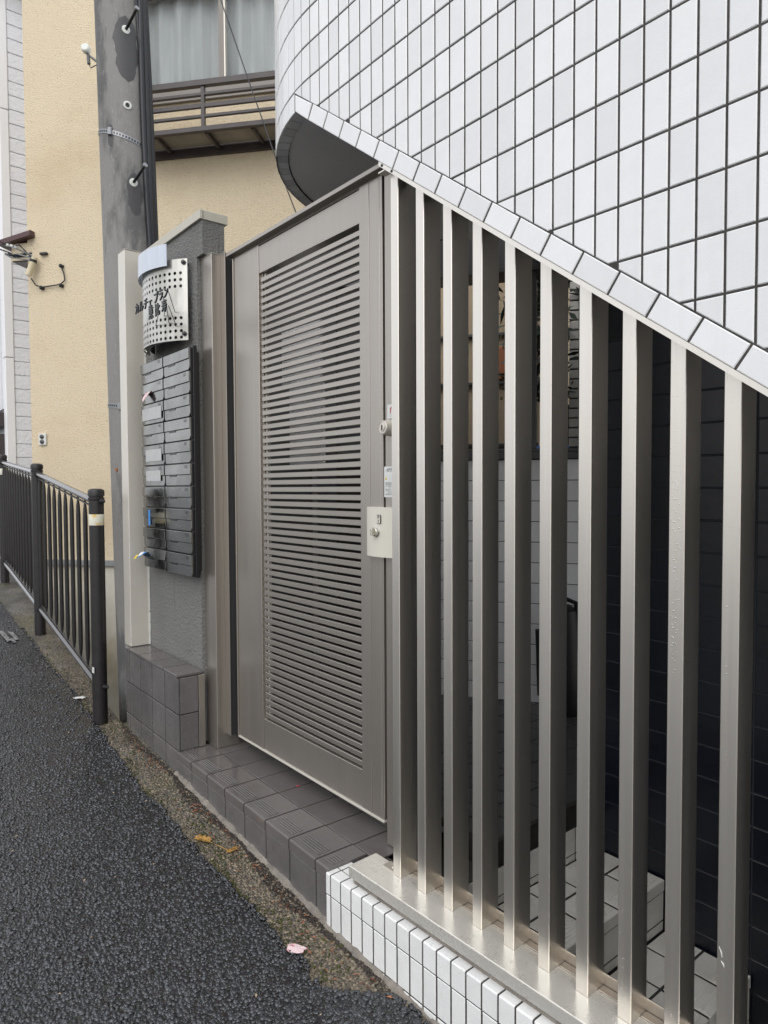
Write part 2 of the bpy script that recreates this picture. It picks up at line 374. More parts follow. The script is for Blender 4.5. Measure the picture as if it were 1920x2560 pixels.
def text(name, body, size, mt, loc, rot, parent=None, ext=0.0, align='CENTER', sx=1.0):
    cu = bpy.data.curves.new(name, 'FONT'); cu.body = body; cu.size = size; cu.extrude = ext; cu.offset = .0005 if ext else 0; cu.align_x = align; cu.align_y = 'CENTER'
    t = bpy.data.objects.new(name, cu); col.objects.link(t); t.scale.x = sx
    bpy.context.view_layer.update()
    me = bpy.data.meshes.new_from_object(t.evaluated_get(bpy.context.evaluated_depsgraph_get()))
    bpy.data.objects.remove(t); me.materials.clear(); me.materials.append(M[mt])
    me.transform(Matrix.Diagonal((sx, 1, 1, 1)))
    o = bpy.data.objects.new(name, me); col.objects.link(o)
    o.location = Vector(loc)-(worldloc(parent) if parent else Vector((0, 0, 0))); o.rotation_euler = rot
    if parent: o.parent = parent
    return o

# ------------------------------------------------------------------ ground
GX = [-30, -14, -9.3, -7.29, -5.283, -3.675, 2, 12]; GZ = [-0.1, -.45, -.74, -.869, -1.016, -1.2155, -1.539, -2.1]
def gz(x): return float(np.interp(x, GX, GZ))
EDGE = [(-30, 2.4), (-14, 1.65), (-9.3, 1.27), (-6.475, 1.109), (-5.687, 1.076), (-5.094, 1.059), (-4.915, 1.053), (-4.69, 1.05), (-4.447, 1.05), (-4.252, 1.056), (-4.113, 1.064), (-3.967, 1.044), (-3.818, 1.049), (-3.67, 1.043), (-3.403, 1.015), (-3.105, 1.005), (-2.832, 0.981), (-2.637, 0.994), (-2.476, 0.986), (-2.32, 0.991), (-2.216, 0.988), (-2.071, 0.988), (-1.983, 0.985), (-1.864, 0.996), (-1.757, 0.984), (-1.663, 0.983), (-1.641, 1.007), (-1.568, 0.994), (-1.515, 0.987), (-1.477, 1.004), (-1.438, 1.047), (-1.416, 1.069), (-1.39, 1.112), (-1.336, 1.138), (-1.277, 1.148), (-1.239, 1.136), (-0.9, 1.17), (0.5, 1.21), (12, 1.6)]
# subdivide the ragged edge with small noise
E2 = []
for (x0, y0), (x1, y1) in zip(EDGE, EDGE[1:]):
    n = max(1, int((x1-x0)/0.03)) if -6 < x0 < 0 else 1
    for i in range(n):
        t = i/n; j = random.uniform(-.006, .006) if n > 1 or -6 < x0 < 0 else 0
        E2.append((x0+(x1-x0)*t, y0+(y1-y0)*t+j))
E2.append(EDGE[-1])
def ground_sheet(name, mt, edge_y, other_y, dz, kind='structure'):
    V = []; F = []
    for x, y in E2:
        V += [(x, edge_y(x, y), gz(x)+dz-0.016 if name == 'road' else gz(x)+dz), (x, edge_y(x, y)-(0.006 if name == 'road' else 0), gz(x)+dz), (x, other_y(x), gz(x)+dz)]
    for i in range(len(E2)-1):
        a = i*3
        F += [(a, a+3, a+4, a+1), (a+1, a+4, a+5, a+2)]
    me = bpy.data.meshes.new(name); me.from_pydata(V, [], F); me.materials.append(M[mt])
    o = bpy.data.objects.new(name, me); col.objects.link(o); o['kind'] = kind
    return o
ground_sheet('road', 'asphalt', lambda x, y: y, lambda x: -14, 0.0)
def back_edge(x): return 1.30 if x > -3.62 else 1.175 + max(0, -3.9-x)*0.075
gs = MB(); xs_ = [-30, -14, -9.3, -7.29, -6, -5.283, -4.6, -4.0, -3.675, -3.62, -3.6, 2, 12]
for a, b in zip(xs_, xs_[1:]):
    ya, yb = (back_edge(a+1e-6), back_edge(b-1e-6))
    z0, z1 = gz(a)-.012, gz(b)-.012
    gs.add([(a, .3, z0), (b, .3, z1), (b, yb, z1), (a, ya, z0), (a, ya, z0-1.2), (b, yb, z1-1.2)], [(0, 1, 2, 3), (3, 2, 5, 4)])
gs.build('gutter_strip', 'gutter', kind='structure')
MB().box(-90, 90, -90, 90, -3.2, -2.35).build('ground', 'concrete', kind='structure')

def stones(name, mt, n, xr, yfun, size, flat, dz, dens, seed):
    r_ = np.random.default_rng(seed)
    X = r_.uniform(*xr, n*6); Y = r_.uniform(0, 1, n*6)
    lo, hi = yfun(X); Y = lo+(hi-lo)*Y
    Z = np.interp(X, GX, GZ)+dz
    F3 = np.array(fw); R3 = np.array(r2); U3 = np.array(u2)
    P = np.stack([X, Y, Z], 1); D = P@F3
    sx = .5+(P@R3)/D*1707.5/1920; sy = .5-(P@U3)/D*1707.5/2560
    keep = (D > .3) & (sx > -.06) & (sx < 1.06) & (sy > 0) & (sy < 1.08) & (r_.uniform(0, 1, len(X)) < np.clip(dens/np.maximum(D, .6)**2, 0, 1))
    P = P[keep][:n]; k = len(P)
    phi = (1+5**.5)/2
    ico = np.array([(-1, phi, 0), (1, phi, 0), (-1, -phi, 0), (1, -phi, 0), (0, -1, phi), (0, 1, phi), (0, -1, -phi), (0, 1, -phi), (phi, 0, -1), (phi, 0, 1), (-phi, 0, -1), (-phi, 0, 1)])/1.9
    fc = np.array([(0, 11, 5), (0, 5, 1), (0, 1, 7), (0, 7, 10), (0, 10, 11), (1, 5, 9), (5, 11, 4), (11, 10, 2), (10, 7, 6), (7, 1, 8), (3, 9, 4), (3, 4, 2), (3, 2, 6), (3, 6, 8), (3, 8, 9), (4, 9, 5), (2, 4, 11), (6, 2, 10), (8, 6, 7), (9, 8, 1)])
    s = (size[0]+(size[1]-size[0])*r_.uniform(0, 1, (k, 1, 1))**1.8)*r_.uniform(.65, 1.3, (k, 1, 3)); s[:, :, 2] *= flat
    V = ico[None]*s*r_.uniform(.7, 1.15, (k, 12, 1))
    a = r_.uniform(0, 6.28, k); ca, sa = np.cos(a)[:, None], np.sin(a)[:, None]
    x = V[:, :, 0]*ca-V[:, :, 1]*sa; y = V[:, :, 0]*sa+V[:, :, 1]*ca
    t = r_.uniform(-.35, .35, k)[:, None]; z = V[:, :, 2]+x*t
    V = np.stack([x, y, z], 2)+P[:, None, :]
    Fc = (fc[None]+np.arange(k)[:, None, None]*12).reshape(-1)
    me = bpy.data.meshes.new(name); me.vertices.add(k*12); me.vertices.foreach_set('co', V.reshape(-1))
    me.loops.add(len(Fc)); me.loops.foreach_set('vertex_index', Fc.astype(np.int32))
    me.polygons.add(k*20); me.polygons.foreach_set('loop_start', np.arange(0, k*60, 3, dtype=np.int32))
    me.polygons.foreach_set('use_smooth', np.ones(k*20, dtype=bool))
    me.update(calc_edges=True); me.materials.append(M[mt])
    o = bpy.data.objects.new(name, me); col.objects.link(o); o['kind'] = 'stuff'
    return o
ex = np.array([p[0] for p in E2]); ey = np.array([p[1] for p in E2])
ag = stones('asphalt_aggregate', 'asphalt_stone', 62000, (-6.5, -0.8), lambda X: (np.interp(X, ex, ey)*0-1.2, np.interp(X, ex, ey)-.003), (.0034, .0098), .64, -0.0013, 2.3, 3)
tag(ag, 'coarse wet black aggregate of the road surface', 'asphalt chippings')
# the crumbling asphalt lip is heaped with coarser chippings
lip = stones('asphalt_edge_chippings', 'asphalt_stone', 2600, (-5.5, -0.9), lambda X: (np.interp(X, ex, ey)-.02, np.interp(X, ex, ey)+.018), (.004, .009), .9, -0.006, 9.0, 4)
tag(lip, 'loose black chippings along the crumbling edge of the asphalt', 'asphalt chippings')
pb = stones('gutter_pebbles', 'gutter_stone', 16000, (-6.0, -1.1), lambda X: (np.interp(X, ex, ey)+.004, np.where(X > -1.7, 1.155, np.where(X > -3.6, 1.18, 1.17+np.maximum(0, -3.9-X)*.075))), (.003, .0075), .55, -0.0125, 3.2, 5)
tag(pb, 'small wet pebbles set in the concrete gutter strip', 'pebbles')
M['dirt'] = mat('black_wet_dirt', (0.020, 0.014, 0.010), 0.4, island=0.6)
dirt = stones('gutter_dirt', 'dirt', 5200, (-3.6, -1.1), lambda X: (np.where(X < -1.705, 1.177-.01435*(X+2.911), 1.152+.0299*(X+1.7285))-.045-.02*np.sin(X*9), np.where(X < -1.705, 1.177-.01435*(X+2.911), 1.152+.0299*(X+1.7285))-.012), (.002, .0055), .6, -0.011, 6.0, 12)
tag(dirt, 'black wet dirt crumbs gathered along the foot of the tiled step and wall', 'dirt')
ms = stones('moss_tufts', 'moss', 800, (-5.2, -1.5), lambda X: (np.interp(X, ex, ey)+.02, np.interp(X, ex, ey)+.09+.06*np.sin(X*7)), (.003, .006), .6, -0.009, 1.2, 8)
tag(ms, 'yellow green moss spots growing on the gutter strip', 'moss')

# mortar fillet along the foot of the facade
mf = MB(); prev = None
rm = random.Random(5)
for i in range(330):
    x = -2.92+i*0.010
    yb = 1.177-.01435*(x+2.911) if x < -1.705 else 1.152+.0299*(x+1.7285)
    sn = .5+.25*math.sin(x*31)+.15*math.sin(x*77+1)+.1*math.sin(x*143+2); h = gz(x)-.012+.004+.014*sn+rm.uniform(0, .003); d = .008+.012*sn+rm.uniform(0, .004)
    cur = [(x, yb+.004, h), (x, yb-d*.5, h-.004), (x, yb-d, gz(x)-.016)]
    if prev: mf.add(prev+cur, [(0, 1, 4, 3), (1, 2, 5, 4)])
    prev = cur
mf.build('curb_mortar', 'mortar', kind='structure')

# ------------------------------------------------------------------ curved white tiled stair wall
YW = 1.22; CX, CY, RW = -1.85, 2.03, 0.81
def wallpt(s, off=0.0):                       # point on the wall surface at arc length s, pushed off towards the street
    if s >= CX: return Vector((s, YW-off, 0)), 0.0
    ph = (s-CX)/RW
    return Vector((CX+(RW+off)*math.sin(ph), CY-(RW+off)*math.cos(ph), 0)), ph
def bottom(s): return 1.2364 if s < -1.9562 else -.7285*s-.1887
def striptop(s): return -.7272*s-.1305
PX, PZ, JT = .0521, .1074, .0046
sw = thing('stair_wall', (CX, YW, bottom(CX)), 'white tiled parapet of an outside stair with a slanting lower edge and a rounded end', 'wall')
ZT = 2.75
body = MB(); prevs = None
ss = [-1.85-RW*R(128)+i*.0521 for i in range(36)]
ss = [s for s in ss if s < -1.96]+[-1.9562, -1.9, -1.85]+[-1.85+i*.2 for i in range(1, 14)]
for s in ss:
    T = .041 if s < -1.9 else .075
    po, _ = wallpt(s, -.0016); pi_, _ = wallpt(s, -.006-T)
    zb = bottom(s)+(.0016 if s < -1.95 else .0012)
    cur = [po+Vector((0, 0, zb)), po+Vector((0, 0, ZT)), pi_+Vector((0, 0, ZT)), pi_+Vector((0, 0, zb))]
    if prevs: body.add(prevs+cur, [(0, 4, 5, 1), (1, 5, 6, 2), (2, 6, 7, 3), (3, 7, 4, 0)])
    prevs = cur
body.build('backing', 'grout', sw)
cands = []
for k in range(-45, 34):
    s0 = -1.389+PX*k; s1 = s0+PX; sm = (s0+s1)/2
    if sm < -1.85-RW*R(124) or s0 > .7: continue
    for r in range(-14, 14):
        zt = 1.1945-PZ*r; zb_ = zt-PZ
        if zb_ > ZT: continue
        h2 = JT/2
        poly = [(s0+h2, zb_+h2), (s1-h2, zb_+h2), (s1-h2, zt-h2), (s0+h2, zt-h2)]
        if s1 < -1.9562: poly = clip(poly, 0, 1, -(1.2364))
        elif s0 < -1.9562:
            poly = clip(poly, 0, 1, -(1.2364))
            poly = clip(poly, .7272, 1, .1305-JT)
        else: poly = clip(poly, .7272, 1, .1305-JT)
        if len(poly) < 3: continue
        ar = abs(sum(poly[i][0]*poly[(i+1) % len(poly)][1]-poly[(i+1) % len(poly)][0]*poly[i][1] for i in range(len(poly))))/2
        if ar < 1.2e-4: continue
        mins = min(math.hypot(poly[i][0]-poly[(i+1) % len(poly)][0], poly[i][1]-poly[(i+1) % len(poly)][1]) for i in range(len(poly)))
        cands.append((sm, (zt+zb_)/2, poly, mins))
# slanting row of border tiles
sl_ = math.hypot(1, .7285); ux = 1/sl_
NB = 0
for i in range(-1, 30):
    xa = -1.9541+.0834*i-.0; 
    bx0 = xa+.001; bx1 = xa+.0834-.002
    # joints are perpendicular to the slope
    nx, nz = .7285/sl_, 1/sl_; hgt = .0465
    p = [(bx0+.0015, bottom(max(bx0, -1.955))), (bx1, -.7285*bx1-.1887), (bx1+nx*hgt, -.7285*bx1-.1887+nz*hgt), (bx0+nx*hgt+.0015, -.7285*bx0-.1887+nz*hgt)]
    p[0] = (p[0][0], -.7285*p[0][0]-.1887)
    if i == -1: continue
    if i == 0: p = [(-1.9541, 1.2364), p[1], p[2], (-1.9541, striptop(-1.9541)-.001)]
    m0 = sum(q[0] for q in p)/4; m1 = sum(q[1] for q in p)/4
    cands.append((m0, m1, p, .04))
vis = []; rest = []
for c in cands:
    P, ph = wallpt(c[0]); P.z = c[1]
    facing = (Vector((math.sin(ph), -math.cos(ph), 0))).dot(-P) > -.02
    (vis if on_screen(P, .03) and facing else rest).append(c)
vis.sort(key=lambda c: -1/(wallpt(c[0])[0].length)); rest += vis[285:]; vis = vis[:285]
for sm, zm, poly, mins in vis:
    P, ph = wallpt(sm, -.0065); P.z = zm
    loc = [(a-sm, c-zm) for a, c in poly]
    o_ = tile('tile', loc, .0065, min(.0018, mins*.3), 'white_tile', P, ph, sw)
    o_.rotation_euler = (random.uniform(-.006, .006), 0, ph+random.uniform(-.006, .006))
rb = MB()
for sm, zm, poly, mins in rest:
    P, ph = wallpt(sm, -.0065)
    rb.slab([(a-sm, c) for a, c in poly], 0, -.0065, Fr((P.x, P.y, 0), ph), 0)
rb.build('tiles_beyond', 'white_tile', sw, kind='stuff')
# tiles on the underside rim of the rounded end
s = -1.963
ri = 0
while s > -1.85-RW*R(122):
    s1 = s-PX+JT*.8
    a, ph0 = wallpt(s, -.001); b, ph1 = wallpt(s1, -.001); c, _ = wallpt(s1, -.0455); d, _ = wallpt(s, -.0455)
    V = [p+Vector((0, 0, z)) for z in (1.2364, 1.2424) for p in (a, b, c, d)]
    MB().add(V, [(0, 1, 2, 3), (4, 5, 6, 7), (0, 1, 5, 4), (1, 2, 6, 5), (2, 3, 7, 6), (3, 0, 4, 7)]).build('rim_tile', 'soffit_tile', sw)
    s -= PX
# landing slab with plain painted soffit, and the sloping soffit of the flight
sf = MB(); ri_ = RW-.048
arc = [(CX+ri_*math.sin(R(a)), CY-ri_*math.cos(R(a))) for a in range(0, -181, -6)]
sf.prism(arc+[(-1.1, CY+ri_), (-1.1, CY-ri_+.03)], 1.244, 1.40)
sf.build('landing_slab', 'soffit', sw)
fl = MB()
xs = [-1.93, .75]
fl.add([(x, y, -.7285*x-.1887+dz) for dz in (.015, .16) for x, y in ((xs[0], 1.262), (xs[1], 1.262), (xs[1], 2.9), (xs[0], 2.9))],
       [(0, 1, 2, 3), (4, 5, 6, 7), (0, 1, 5, 4), (1, 2, 6, 5), (2, 3, 7, 6), (3, 0, 4, 7)])
fl.build('stair_flight', 'soffit', sw)

# ------------------------------------------------------------------ low white tiled wall under the slat fence
TH = .0299
FL = Fr((-1.7285, 1.152, 0), math.atan(TH))
lw = thing('low_wall', (-1.7, 1.16, -1.4), 'low white tiled wall beneath the aluminium slat fence at the edge of the road', 'wall')
b = MB(); b.box(.026, 3.2, .0016, .20, -1.9, -1.1746, FL); b.build('core', 'grout', lw)
ZL = -1.173
mt_cache = {}
for k in range(0, 46):
    a0 = .05*k+.0029 if k else .028; a1 = .05*(k+1)-.0029
    am = (a0+a1)/2
    if a0 > 1.75: break
    # corner tile: front face and rounded top in one piece
    wd = a1-a0
    def cm(wd):
        m = MB(); e = .003; zt, zb_ = ZL, -1.239+JT/2
        pr = [(0, zb_), (0, zt-e), (e*.35, zt-e*.35), (e, zt), (.040, zt), (.040, zt-.006), (.006, zt-.006), (.006, zb_)]
        V = [(x, y, z) for x in (-wd/2, wd/2) for y, z in pr]
        n = len(pr); m.add(V, [tuple(range(n)), tuple(range(n, 2*n))]+[(i, (i+1) % n, n+(i+1) % n, n+i) for i in range(n)])
        return m.mesh('tile', 'white_tile_wet')
    key = round(wd, 4)
    if key not in mt_cache: mt_cache[key] = cm(wd)
    place('tile', mt_cache[key], FL.p(am, 0, 0), lw, FL.ang)
    zj = -1.239
    gzv = gz(FL.p(am, 0, 0).x)-.03
    while zj > gzv:
        zz = zj-PZ+.004
        p = [(-wd/2, zz-zj+0), (wd/2, zz-zj), (wd/2, -JT/2), (-wd/2, -JT/2)]
        h = zj-JT/2-(zz); cz = (zj-JT/2+zz)/2
        tile('tile', rect(wd, h), .006, .0015, 'white_tile_wet', FL.p(am, .006, cz), FL.ang, lw)
        zj = zz-JT/2
# second row of top tiles at the open end
for a0, a1 in ((.028, .0475), (.0525, .0975)):
    MB().box(a0, a1, .0445, .095, ZL-.006, ZL-.0005, FL, .001).build('tile', 'white_tile_wet', lw)

# ------------------------------------------------------------------ aluminium slat fence
FF = Fr((-1.4585, 1.245, 0), math.atan(TH)); ZS = -1.118
sf_ = thing('slat_fence', FF.p(0, .03, ZS), 'tall fence of square vertical aluminium bars standing on the low white wall', 'fence')
sill = MB()
sill.box(-.152, 3.0, -.0685, .037, ZS-.003, ZS, FF, .0012)
sill.box(-.152, 3.0, -.0685, -.0655, ZS-.034, ZS-.003, FF)
sill.box(-.152, -.149, -.0655, .037, ZS-.034, ZS-.003, FF)
sill.build('sill', 'alu_sill', sf_)
MB().box(-.145, 3.0, -.057, .03, -1.178, ZS-.0035, FF).build('mortar_bed', 'mortar', sf_)
ch = MB(); ch.box(-.05, 3.0, .0395, .0615, ZS-.004, ZS-.0005, FF, .001); ch.box(-.05, 3.0, .0625, .066, ZS-.03, ZS+.026, FF, .0008)
ch.build('back_channel', 'gate', sf_)
MB().box(-.085, -.02, .004, .038, ZS+.0005, ZS+.0025, FF, .0006).build('fixing_plate', 'alu', sf_)
MB().lathe([(.0035, 0), (.0035, .002), (.002, .0028)], FF.p(-.055, .02, ZS+.0025), n=12).build('screw', 'steel', sf_)
for k in range(13):
    a1 = .1015*k; a0 = a1-.0311
    X = FF.p(a0, 0, 0).x
    zt = -.7285*X-.1887+.004
    e = .0012; A, B = a0, a1
    oct_ = [(A+e, 0), (B-e, 0), (B, e), (B, .0650-e), (B-e, .0650), (A+e, .0650), (A, .0650-e), (A, e)]
    MB().prism(oct_, ZS+.0008, zt, FF).build('bar', 'alu_wet', sf_)
for a, zz, L_ in ((.800, .030, .034), (.793, .012, .020), (.886, -.86, .018), (.890, -.885, .010)):
    p0, p1 = FF.p(a, -.0006, zz), FF.p(a+.006, -.0006, zz-L_)
    MB().tube([p0, (p0+p1)/2+FF.u*.0015, p1], [.0004, .0011, .0003], 5).build('scratch', 'paper', sf_)
# slanting top trim
tr = MB(); Xa, Xb = -1.512, .75
def tz(x): return -.7285*x-.1887
tr.add([(x, y, tz(x)+dz) for dz in (-.0135, -.0008) for x, y in ((Xa, 1.2195), (Xb, 1.2195), (Xb, 1.35), (Xa, 1.27))],
       [(3, 2, 1, 0), (4, 5, 6, 7), (0, 1, 5, 4), (1, 2, 6, 5), (2, 3, 7, 6), (3, 0, 4, 7)])
tr.build('top_trim', 'alu', sf_)
for x in (-1.497, -1.455):
    MB().lathe([(.004, 0), (.004, .0015), (.0025, .0022)], (x, 1.2195, tz(x)-.0065), (0, -1, 0), 10).build('screw', 'black', sf_)
MB().box(-1.517, -1.490, 1.2225, 1.25, tz(-1.50)-.024, tz(-1.50)-.0205).build('trim_end_plate', 'alu', sf_)

# ------------------------------------------------------------------ entrance step and brown tiled plinth
FS = Fr((-2.911, 1.177, 0), math.atan(-.01435)); SP = .1627; ZP = -1.1665
st = thing('entrance_step', FS.p(0, 0, -1.3), 'brown grey tiled entrance step with ribbed nosing below the gate', 'step')
MB().box(0, 1.208, .0125, .55, -1.7, ZP-.0055, FS).build('core', 'grout_dark', st)
def nose(wd, ribs=True):
    m = MB(); h = wd/2; e = .005
    pr = [(0, -.036), (0, -e), (e*.3, -e*.3), (e, 0), (.1447, 0), (.1447, -.007), (.008, -.007), (.008, -.036)]
    n = len(pr); V = [(x, y, z) for x in (-h, h) for y, z in pr]
    m.add(V, [tuple(range(n)), tuple(range(n, 2*n))]+[(i, (i+1) % n, n+(i+1) % n, n+i) for i in range(n)])
    for j in range(5):
        y = .024+j*.0098
        m.box(-h+.012, h-.012, y, y+.0050, -.0005, .0034, W0, .0013)
    return m.mesh('nosing_tile', 'tread_tile')
nm = nose(SP-.0085); nm2 = nose(.0705)
for k in range(8):
    if k < 7: place('nosing_tile', nm, FS.p(SP*(k+.5), 0, ZP), st, FS.ang)
    else: place('nosing_tile', nm2, FS.p(SP*7+.0385, 0, ZP), st, FS.ang)
    wd = SP-.0085 if k < 7 else .0705; am = SP*(k+.5) if k < 7 else SP*7+.0385
    zt = ZP-.041; zb_ = gz(FS.p(am, 0, 0).x)-.03
    tile('riser_tile', rect(wd, zt-(-1.36)), .0075, .0015, 'brown_tile', FS.p(am, .0098, (zt-1.36)/2), FS.ang, st)
    for j, (y0, y1) in enumerate(((.1495, .3005), (.3055, .457))):
        wj = SP-.0085 if k < 7 else .12
        aj = SP*(k+.5) if k < 7 else SP*7+.0635
        if k == 7 and j == 0: y0 = .1495
        m = MB().box(-wj/2, wj/2, 0, y1-y0, -.007, 0, W0, .0012)
        key = ('tr', round(wj, 4), j)
        if key not in mt_cache: mt_cache[key] = m.mesh('tread_tile', 'tread_tile')
        place('tread_tile', mt_cache[key], FS.p(aj, y0, ZP), st, FS.ang)
pl = thing('tiled_plinth', FS.p(-.7, 0, -1.3), 'brown tiled plinth below the mailboxes with thin cap tiles', 'plinth')
FP = Fr((-3.546, 1.19, 0), math.atan(-.01435)); SQ = .1643; AE = SQ*4
MB().box(-.058, AE-.0075, .0070, .116, -1.7, -.8315, FP).build('core', 'grout_dark', pl)
cols = [(-.058, 0)]+[(SQ*i, SQ*(i+1)) for i in range(4)]
for a0, a1 in cols:
    wd = a1-a0-.009; am = (a0+a1)/2
    MB().box(am-wd/2, am+wd/2, -.006, .1165, -.8345, -.8228, FP, .0015).build('cap_tile', 'tread_tile', pl)
    for zt, zb_ in ((-.8405, -.9990), (-1.0058, -1.1622), (-1.1690, -1.36)):
        tile('tile', rect(wd, zt-zb_), .0075, .0015, 'brown_tile', FP.p(am, .0075, (zt+zb_)/2), FP.ang, pl)
for zt, zb_ in ((-.839, -1.0005), (-1.0055, -1.163)):
    MB().box(AE-.008, AE-.0005, .010, .092, zb_, zt, FP, .0012).build('tile', 'brown_tile', pl)
MB().box(AE-.006, AE+.004, .094, .123, -1.163, -.838, FP, .001).build('edge_strip', 'gate', pl)

# ------------------------------------------------------------------ rendered mailbox wall and the two aluminium posts
mw = thing('mailbox_wall', (-3.2, 1.36, -.82), 'dark grey roughcast wall end with a cream metal coping behind the mailboxes', 'wall')
mwb = MB(); mwb.box(-3.66, -2.924, 1.31, 1.417, -1.16, 1.184, W0, .0015); mwb.box(-2.9245, -2.863, 1.31, 1.417, 1.034, 1.184, W0, .0015); mwb.build('wall', 'render', mw)
cp = MB(); cp.box(-3.70, -2.858, 1.298, 1.432, 1.1845, 1.2245, W0, .0015); cp.build('coping', 'cap', mw)
MB().box(-2.8575, -2.856, 1.312, 1.3135, 1.188, 1.222).build('coping_seam', 'alu_dark', mw)
# far post
fp = thing('square_post', (-3.575, 1.245, -.822), 'pale square aluminium post standing on the plinth left of the mailboxes', 'post')
MB().box(-3.66, -3.563, 1.207, 1.309, -.8205, 1.221, W0, .002).build('shaft', 'alu_light', fp)
MB().box(-3.662, -3.561, 1.2055, 1.309, 1.2215, 1.2245, W0, .001).build('cap_plate', 'alu', fp)
sealant = MB(); pz = -.82
while pz < 1.18:
    h = random.uniform(.03, .12); wv = random.uniform(.002, .005)
    sealant.box(-3.5625, -3.5625+wv*1.6, 1.3025, 1.3085, pz, min(1.2, pz+h)); pz += h+random.uniform(0, .008)
sealant.build('sealant_bead', 'paper', fp)
# gate post
gp = thing('gate_post', (-2.868, 1.38, ZP), 'bronze aluminium gate post with a projecting flange between mailboxes and gate', 'post')
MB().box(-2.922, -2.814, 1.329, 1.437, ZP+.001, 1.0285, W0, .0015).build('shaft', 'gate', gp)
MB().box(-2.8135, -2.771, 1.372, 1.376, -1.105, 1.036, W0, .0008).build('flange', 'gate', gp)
MB().box(-2.8135, -2.778, 1.3765, 1.434, -1.105, 1.03, W0, .0008).build('rebate', 'alu_dark', gp)
MB().box(-2.923, -2.813, 1.328, 1.438, 1.0287, 1.031, W0, .0008).build('cap_plate', 'alu_light', gp)
MB().box(-2.85, -2.77, 1.438, 1.475, -1.10, 1.02, W0, .001).build('hinge_jamb', 'alu_dark', gp)

# ------------------------------------------------------------------ gate
YG = 1.39
ga = thing('gate', (-2.2, YG+.02, -1.09), 'tall bronze aluminium pedestrian gate with close horizontal slats', 'gate')
GX0, GX1, GZ0, GZ1 = -2.725, -1.705, -1.088, .998
sx0, sx1 = -2.505, -1.828
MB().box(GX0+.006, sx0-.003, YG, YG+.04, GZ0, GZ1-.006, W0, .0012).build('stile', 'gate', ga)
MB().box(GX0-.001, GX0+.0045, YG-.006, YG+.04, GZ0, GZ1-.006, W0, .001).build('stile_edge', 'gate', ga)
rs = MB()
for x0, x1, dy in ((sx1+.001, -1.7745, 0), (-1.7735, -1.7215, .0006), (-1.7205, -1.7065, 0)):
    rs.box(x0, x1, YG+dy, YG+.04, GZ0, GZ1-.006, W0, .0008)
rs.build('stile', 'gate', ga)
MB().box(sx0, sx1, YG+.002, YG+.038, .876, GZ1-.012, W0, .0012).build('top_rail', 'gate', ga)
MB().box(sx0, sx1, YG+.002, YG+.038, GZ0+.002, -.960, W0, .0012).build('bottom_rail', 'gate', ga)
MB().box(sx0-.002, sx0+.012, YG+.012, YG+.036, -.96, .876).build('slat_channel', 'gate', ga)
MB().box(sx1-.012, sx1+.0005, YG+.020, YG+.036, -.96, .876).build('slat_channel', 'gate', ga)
npit = 64; z0g, z1g = -.957, .862
pit = (z1g-z0g)/npit
me_slat = None
for i in range(npit):
    zc = z0g+pit*(i+.5)
    if me_slat is None:
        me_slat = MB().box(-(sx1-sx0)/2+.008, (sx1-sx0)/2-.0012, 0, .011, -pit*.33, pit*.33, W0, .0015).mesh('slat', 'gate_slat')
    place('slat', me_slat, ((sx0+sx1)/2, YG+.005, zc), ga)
for x in (sx0+.016, sx1-.02):
    MB().box(x, x+.012, YG+.0165, YG+.03, -.955, .874).build('slat_batten', 'alu_light', ga)
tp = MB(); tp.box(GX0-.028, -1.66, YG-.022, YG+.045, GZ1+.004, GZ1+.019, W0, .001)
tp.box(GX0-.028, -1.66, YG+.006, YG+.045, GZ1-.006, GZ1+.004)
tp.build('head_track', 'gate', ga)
MB().box(GX0-.001, -1.706, YG-.004, YG+.042, GZ0-.010, GZ0-.002, W0, .001).build('drip_edge', 'alu_light', ga)
jm = thing('gate_jamb', (-1.63, YG+.03, ZP), 'narrow aluminium closing jamb between the gate and the first fence bar', 'post')
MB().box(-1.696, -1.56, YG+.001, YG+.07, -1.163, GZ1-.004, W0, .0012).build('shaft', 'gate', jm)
# push handle on the lock box
hd = MB()
ha0, ha1, hz0, hz1 = -1.778, -1.63, -.222, -.062
nseg = 10; V = []
for i in range(nseg+1):
    t = i/nseg; a = ha0+(ha1-ha0)*t
    bulge = YG-.006-.018*math.sin(math.pi*(.08+.92*t))**.8
    V.append((a, bulge))
hd.prism(V+[(ha1, YG-.001), (ha0, YG-.001)], hz0, hz1)
hd.build('push_plate', 'cream', ga, smooth=True)
kc = Vector((-1.712, YG-.023, -.141))
MB().lathe([(.0165, 0), (.0165, .003), (.0135, .004), (.0135, .012), (.0125, .013)], kc, (0, -1, 0), 24).build('thumb_turn', 'steel', ga, smooth=True)
MB().box(-1.7165, -1.7095, YG-.047, YG-.035, -.153, -.129, W0, .002).build('turn_grip', 'steel', ga)
lf = MB(); lf.box(-1.7075, -1.6885, YG-.0268, YG-.0258, -.114, -.086)
pf = lf.build('push_label', 'ink', ga)
MB().box(-1.7060, -1.690, YG-.0278, YG-.0270, -.1125, -.0875).build('push_label_face', 'cream', pf)
text('push_lettering', '押\nす', .0125, 'ink', (-1.698, YG-.0283, -.1005), (R(90), 0, 0), pf)
# key cylinder
cy = Vector((-1.672, YG-.001, .190))
MB().lathe([(.026, 0), (.026, .010), (.0225, .018), (.0215, .028), (.019, .0295), (.019, .028), (.012, .028), (.0115, .031), (.007, .032)], cy, (0, -1, 0), 28).build('key_cylinder', 'alu_light', ga, smooth=True)
MB().box(-1.6745, -1.6695, YG-.0345, YG-.032, .182, .198, W0, .0008).build('keyhole', 'black', ga)
